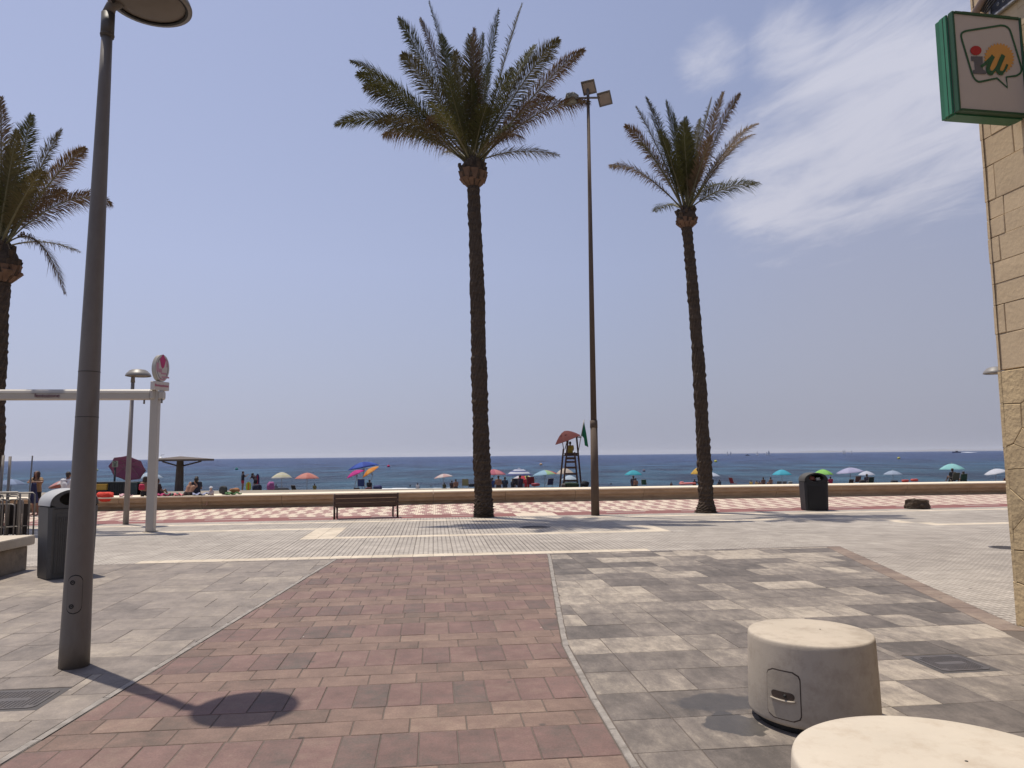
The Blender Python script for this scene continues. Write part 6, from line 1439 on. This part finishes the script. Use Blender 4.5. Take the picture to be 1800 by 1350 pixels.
seated(781, 848, 62, 'left of the three people under the pale pink parasol, wearing olive', 'sit', sk=2, top=(.07, .07, .04)); seated(794, 844.5, 60, 'middle person under the pale pink parasol with a dark top', 'sit', sk=2, top=(.05, .03, .03), rz=-.2); seated(801.5, 842, 58, 'bare backed person, right of the three under the pale pink parasol', 'sit', sk=1, rz=.3)
chair('beige green beach chair left of the large palm trunk', 818, 54, (.24, .24, .14), 0, ytop=842); gear('beach_bag', 'black bag between the beige chair and the large palm trunk', 'bag', 829, 850, 855, 54, 12, (.02, .025, .04), 27)
seated(865, 839, 54, 'person in blue close to the right side of the large palm trunk', 'sit', sk=1, top=(.03, .06, .17)); seated(876, 835.5, 50, 'broad bare backed man under the pink parasol', 'sit', sk=1, top=None, bottom=(.05, .04, .04)); seated(887.5, 838, 54, 'person in dark blue right of the bare backed man', 'sit', sk=2, top=(.02, .035, .06))
chair('dark striped beach chair in the left of the red group', 905, 52, (.03, .03, .045), .1, ytop=841); seated(914, 834.5, 53, 'person with a dark head in the middle of the red group', 'sit', sk=2, top=(.04, .03, .05)); seated(926, 836, 52, 'person in a bright red top in the red group', 'sit', sk=1, top=(.40, .03, .04)); chair('dark crimson beach chair at the right of the red group', 933, 51, (.16, .015, .03), -.1, ytop=838); seated(901, 843, 50, 'person in black at the left end of the red group', 'sit', sk=2, top=(.015, .015, .02), rz=-.4)
gear('beach_bag', 'red and white low bag right of the red group', 'bag', 941, 849, 854, 50, 16, (.30, .06, .08), 28)
chair('navy beach chair between the light blue parasol and the lifeguard tower', 967, 50, (.025, .03, .09), .35, ytop=841)
gear('rucksack', 'black bags heaped at the right foot of the lifeguard tower', 'bag', 1028, 846, 855, 46.5, 16, (.012, .015, .022), 29); gear('beach_bag', 'low dark green bags under the lifeguard tower', 'bag', 1004, 848, 856, 46.8, 30, (.03, .05, .03), 30); gear('beach_bag', 'grey bag at the left foot of the lifeguard tower', 'bag', 990, 850, 856, 46.5, 8, (.12, .1, .09), 31)
seated(1113.5, 836, 64, 'person standing in the shade of the turquoise parasol', 'sit', sk=2, top=(.05, .05, .07), scale=1.05); seated(1117.5, 840, 62, 'second person sitting under the turquoise parasol', 'sit', sk=1)
chair('dark green beach chair right of the turquoise parasol', 1132, 60, (.02, .07, .05), -.3, ytop=843)
seated(1180, 847, 66, 'small dark haired bather halfway between mast and slim palm', 'sit', sk=2)
ifl = thing('inflatable_mattress', 'coral pink inflatable mattress left of the slim palm trunk', 'air bed', (at(1209, 850, 56).x, 56, at(1209, 852.5, 56).z)); ipk = mat('coral_vinyl', (.62, .17, .15), .4, .08, 4, .05, 20)
for k in range(5): b = MB(); capsule(b, (-.55, -.24+k*.12, .10), (.5, -.24+k*.12, .12), .075, .075, 10); b.build('air_tube', ipk, ifl)
b = MB(); b.box((-.45, 0, .2), (.22, .5, .12), ch=.04); b.build('pillow', ipk, ifl)
seated(1221, 842, 56, 'dark haired person leaning beside the coral air bed', 'sit', sk=2, top=(.04, .03, .04)); seated(1250, 838, 58, 'person in black just right of the slim palm trunk', 'sit', sk=2, top=(.012, .012, .02)); seated(1265, 843, 60, 'person in dark blue right of the slim palm, under the pale parasol', 'sit', sk=2, top=(.03, .04, .06), rz=.3)
chair('dark red beach chair with a white headrest right of the slim palm', 1287, 58, (.20, .02, .035), -1.1, ytop=839.5)
for k, (px, yt, lab, tp_c, s_) in enumerate(((1320, 844, 'leftmost of the sitting row left of the cyan parasol, in a yellow bikini', (.5, .35, .1), 1), (1330, 844.5, 'second person from the left in the sitting row, sandy top', (.42, .3, .16), 1), (1335, 846, 'small third figure in the sitting row left of the cyan parasol', None, 1), (1342, 838.5, 'tall dark figure in the sitting row left of the cyan parasol', None, 2), (1355, 838.5, 'last person of the sitting row, nearest the cyan parasol', None, 1))): seated(px, yt, 60+k*.4, lab, 'sit', sk=s_, top=tp_c, rz=.15*(k-2))
chair('low grey beach chair in the shade of the cyan parasol', 1369, 62, (.10, .12, .14), 0, ytop=846); chair('low slate beach chair right under the cyan parasol', 1378, 63, (.12, .13, .16), .3, ytop=846); gear('cool_box', 'white and grey cool box right of the cyan parasol shade', 'cool box', 1389, 846, 851, 60, 8, (.2, .22, .22), 33)
seated(1460, 837.5, 56, 'person in a crimson shirt sitting just right of the black litter bin', 'sit', sk=1, top=(.30, .02, .06))
chair('dark brown beach chair at the left under the lavender parasol', 1495, 54, (.035, .025, .03), .2, ytop=842.5); chair('brown patterned beach chair in the middle under the lavender parasol', 1508, 55, (.10, .05, .05), 0, ytop=837); seated(1524, 833, 58, 'dark haired person sitting under the small white parasol', 'sit', sk=2, top=(.04, .035, .05)); chair('black green beach chair right of the lavender parasol', 1531, 54, (.012, .03, .03), 0, ytop=838.5); gear('beach_bag', 'dark low bags between the chairs of the lavender parasol', 'bag', 1516, 843, 850, 53, 12, (.03, .025, .03), 34)
for k, (px, y, c, lab) in enumerate(((1572, 846.5, (.05, .05, .06), 'dark towel lying left of the red towels'), (1591, 845.5, (.42, .06, .05), 'red patterned towel lying on the sand below the pale blue parasol'), (1607, 844, (.55, .09, .08), 'coral red towel lying right of the red patterned one'))): gear('beach_towel', lab, 'towel', px, y-2.5, y+1.5, 46, 14, c, 40+k, 'towels lying on the sand')
seated(1674.5, 823, 56, 'dark figure sitting upright below the aqua parasol', 'sit', sk=2, top=(.02, .025, .03), scale=1.1); chair('olive grey beach chair under the aqua parasol', 1680, 52, (.07, .075, .06), 0, ytop=831); chair('dark green beach chair at the right under the aqua parasol', 1694, 52, (.02, .06, .045), -.1, ytop=833); seated(1694, 828.5, 53, 'person in the dark green chair under the aqua parasol', 'sit', sk=2, top=(.02, .05, .05)); chair('small dark beach chair at the left under the aqua parasol', 1671, 52.5, (.03, .03, .035), .2, ytop=837)
seated(1768, 837, 54, 'dark figure just left of the stone building', 'sit', sk=2, top=(.10, .02, .02))
# bathers
for px, py, lab in ((721, 853, 'dark head of a bather, leftmost of the three bathers'), (757.5, 854, 'dark head of a bather halfway to the large palm'), (1074, 850, 'head of a bather between mast and turquoise parasol')):
    Yb = 88; p_ = at(px, py, Yb); person(lab, (p_.x, Yb, p_.z-.28), .3, 'swim', sk=2, vox=.024, bottom=None, group='bathers in the shallow water')
# buoys
for px, py, c, lab in ((683, 821, (.55, .04, .14), 'crimson ball buoy right of the blue parasol'), (951, 818, (.55, .35, .22), 'pale orange ball buoy left of the lifeguard tower'), (1132, 829, (.20, .16, .2), 'dull buoy right of the turquoise parasol'), (1258, 812.5, (.55, .52, .10), 'yellow green buoy right of the slim palm'), (1580, 807, (.45, .42, .12), 'yellow buoy far out above the pale blue parasol'), (170, 828, (.45, .5, .30), 'pale green buoy between lamp post and notice'), (416, 826, (.05, .25, .22), 'green buoy left of the standing man')):
    d_ = ray(px, py); t = (SEA-H)/d_.z; p_ = Vector((0, 0, H))+d_*t; r_ = 2.6/F*p_.y
    o = thing('buoy', lab, 'buoy', (p_.x, p_.y, SEA), group='buoys on the sea'); b = MB(); b.ball((0, 0, r_*.5), r_, 16); b.build('float', fab('buoy_%d' % px, c), o); b = MB(); b.tube([(0, 0, r_*1.3), (0, 0, r_*1.9)], r_*.16, 8); b.build('ring_post', blk, o)
# boats
sail = mat('sail_white', (.85, .86, .88), .8, .03, 1, 0, trans=.65); hullm = mat('hull_dark', (.05, .055, .08), .5, .1, 1, 0); hullw = mat('hull_white', (.55, .57, .6), .5, .1, 1, 0)
def hull(L_, Wd, Hh, M=None):
    b = MB(); vs = []; st_ = 7
    for i in range(st_):
        t = i/(st_-1); w_ = Wd/2*(1 if t < .5 else math.cos((t-.5)*PI)**.7 if t < 1 else 0.02); x = (t-.5)*L_
        vs += [(x, -w_, Hh*(1+.25*t*t)), (x, -w_*.6, 0), (x, w_*.6, 0), (x, w_, Hh*(1+.25*t*t))]
    b.add(vs, [(i*4+k, (i+1)*4+k, (i+1)*4+(k+1) % 4, i*4+(k+1) % 4) for i in range(st_-1) for k in range(4)]+[(0, 3, 2, 1)]); return b
def sailboat(px, ybase, h_px, lab, rz):
    d_ = ray(px, ybase); t = (SEA-H)/d_.z; Yb = min(2600, (Vector((0, 0, H))+d_*t).y); p_ = at(px, ybase, Yb); h = h_px/F*Yb
    o = thing('sailing_boat', lab, 'sailing boat', (p_.x, Yb, SEA), (.55 if rz < 1.5 else 2.6), 'sailing boats on the horizon'); hull(h*.55, h*.16, h*.08).build('hull', hullw if px != 1331 else hullm, o)
    b = MB(); b.tube([(0, 0, h*.07), (0, 0, h)], [h*.012, h*.006], 6); b.build('mast', hullw, o)
    b = MB(); b.add([(-.01*h, .01*h, .12*h), (-.01*h, .01*h, .98*h), (-.27*h, .035*h, .15*h), (-.01*h, .0, .12*h), (-.01*h, .0, .98*h), (-.27*h, .025*h, .15*h)], [(0, 1, 2), (5, 4, 3), (0, 2, 5, 3), (1, 0, 3, 4), (2, 1, 4, 5)]); b.build('mainsail', sail, o)
    b = MB(); b.add([(.02*h, .0, .14*h), (.015*h, 0, .86*h), (.24*h, -.02*h, .12*h), (.02*h, .008*h, .14*h), (.015*h, .008*h, .86*h), (.24*h, -.012*h, .12*h)], [(0, 1, 2), (5, 4, 3), (0, 2, 5, 3), (1, 0, 3, 4), (2, 1, 4, 5)]); b.build('jib', sail, o)
for a in ((1279, 800.2, 8, 'white sailing boat, leftmost of the closest pair right of the slim palm', .2), (1284.5, 800.2, 7.5, 'white sailing boat, right one of the closest pair to the slim palm', 2.8), (1331.5, 800.8, 9, 'sailing boat with a dark hull in the middle group', .1), (1348, 800.4, 8, 'narrow white sailing boat left of the brightest one', 1.2), (1351.5, 800.4, 10, 'brightest tall sailing boat of the middle group', 2.6), (1482.5, 798, 8, 'white sailing boat, left one of the two above the lavender parasol', .3), (1485.5, 798, 8.5, 'slim sailing boat in the pair above the lavender parasol', 1.3), (1497.5, 797.5, 7, 'small white sailing boat, last one on the right', .4)): sailboat(*a)
d_ = ray(1314, 800.8); Yb = 1100; p_ = at(1314, 800, Yb); o = thing('motor_boat', 'small dark motor boat between the sailing boats', 'boat', (p_.x, Yb, SEA)); hull(6, 2, .9).build('hull', hullm, o); b = MB(); b.box((-.5, 0, 1.3), (1.6, 1.3, .9), ch=.1); b.build('cabin', hullm, o)
Yb = 1500; p_ = at(1681, 793.5, Yb); o = thing('motor_boat', 'blue motor boat speeding with a white wake near the stone building', 'boat', (p_.x, Yb, SEA), PI); hull(17, 4.2, 2.0).build('hull', mat('hull_blue', (.06, .08, .2), .5, .1, 1, 0), o); b = MB(); b.box((-1, 0, 2.9), (5, 2.8, 1.7), ch=.4); b.build('cabin', hullm, o)
b = MB(); b.add([(-.0, -1.2, .25), (-.0, 1.2, .25), (-34, 4.5, .12), (-34, -4.5, .12), (-17, 0, 1.1)], [(0, 1, 4), (1, 2, 4), (2, 3, 4), (3, 0, 4)]); wk = b.build('wake', mat('foam_white', (.75, .78, .8), .9, .1, .3, .5, 2), None, (p_.x+7, Yb, SEA), PI); tag(wk, kind='structure')
# foam where the waves break
fm = mat('foam_white', (.75, .78, .8)); rg = random.Random(5); b = MB()
for k in range(6):
    x = -15.5+k*1.6; yy = 81.5+x*.02+rg.uniform(-.6, .6); L_ = rg.uniform(.8, 3.0); h__ = rg.uniform(.03, .09)
    b.add([(x, yy, SEA+.01), (x+L_, yy+.1, SEA+.01), (x+L_*.8, yy+.5, SEA+h__), (x+L_*.2, yy+.5, SEA+h__), (x+L_*.5, yy+1.1, SEA+.01)], [(0, 1, 2, 3), (1, 4, 2), (2, 4, 3), (3, 4, 0)], 0, True)
tag(b.build('surf_foam', fm), kind='structure')
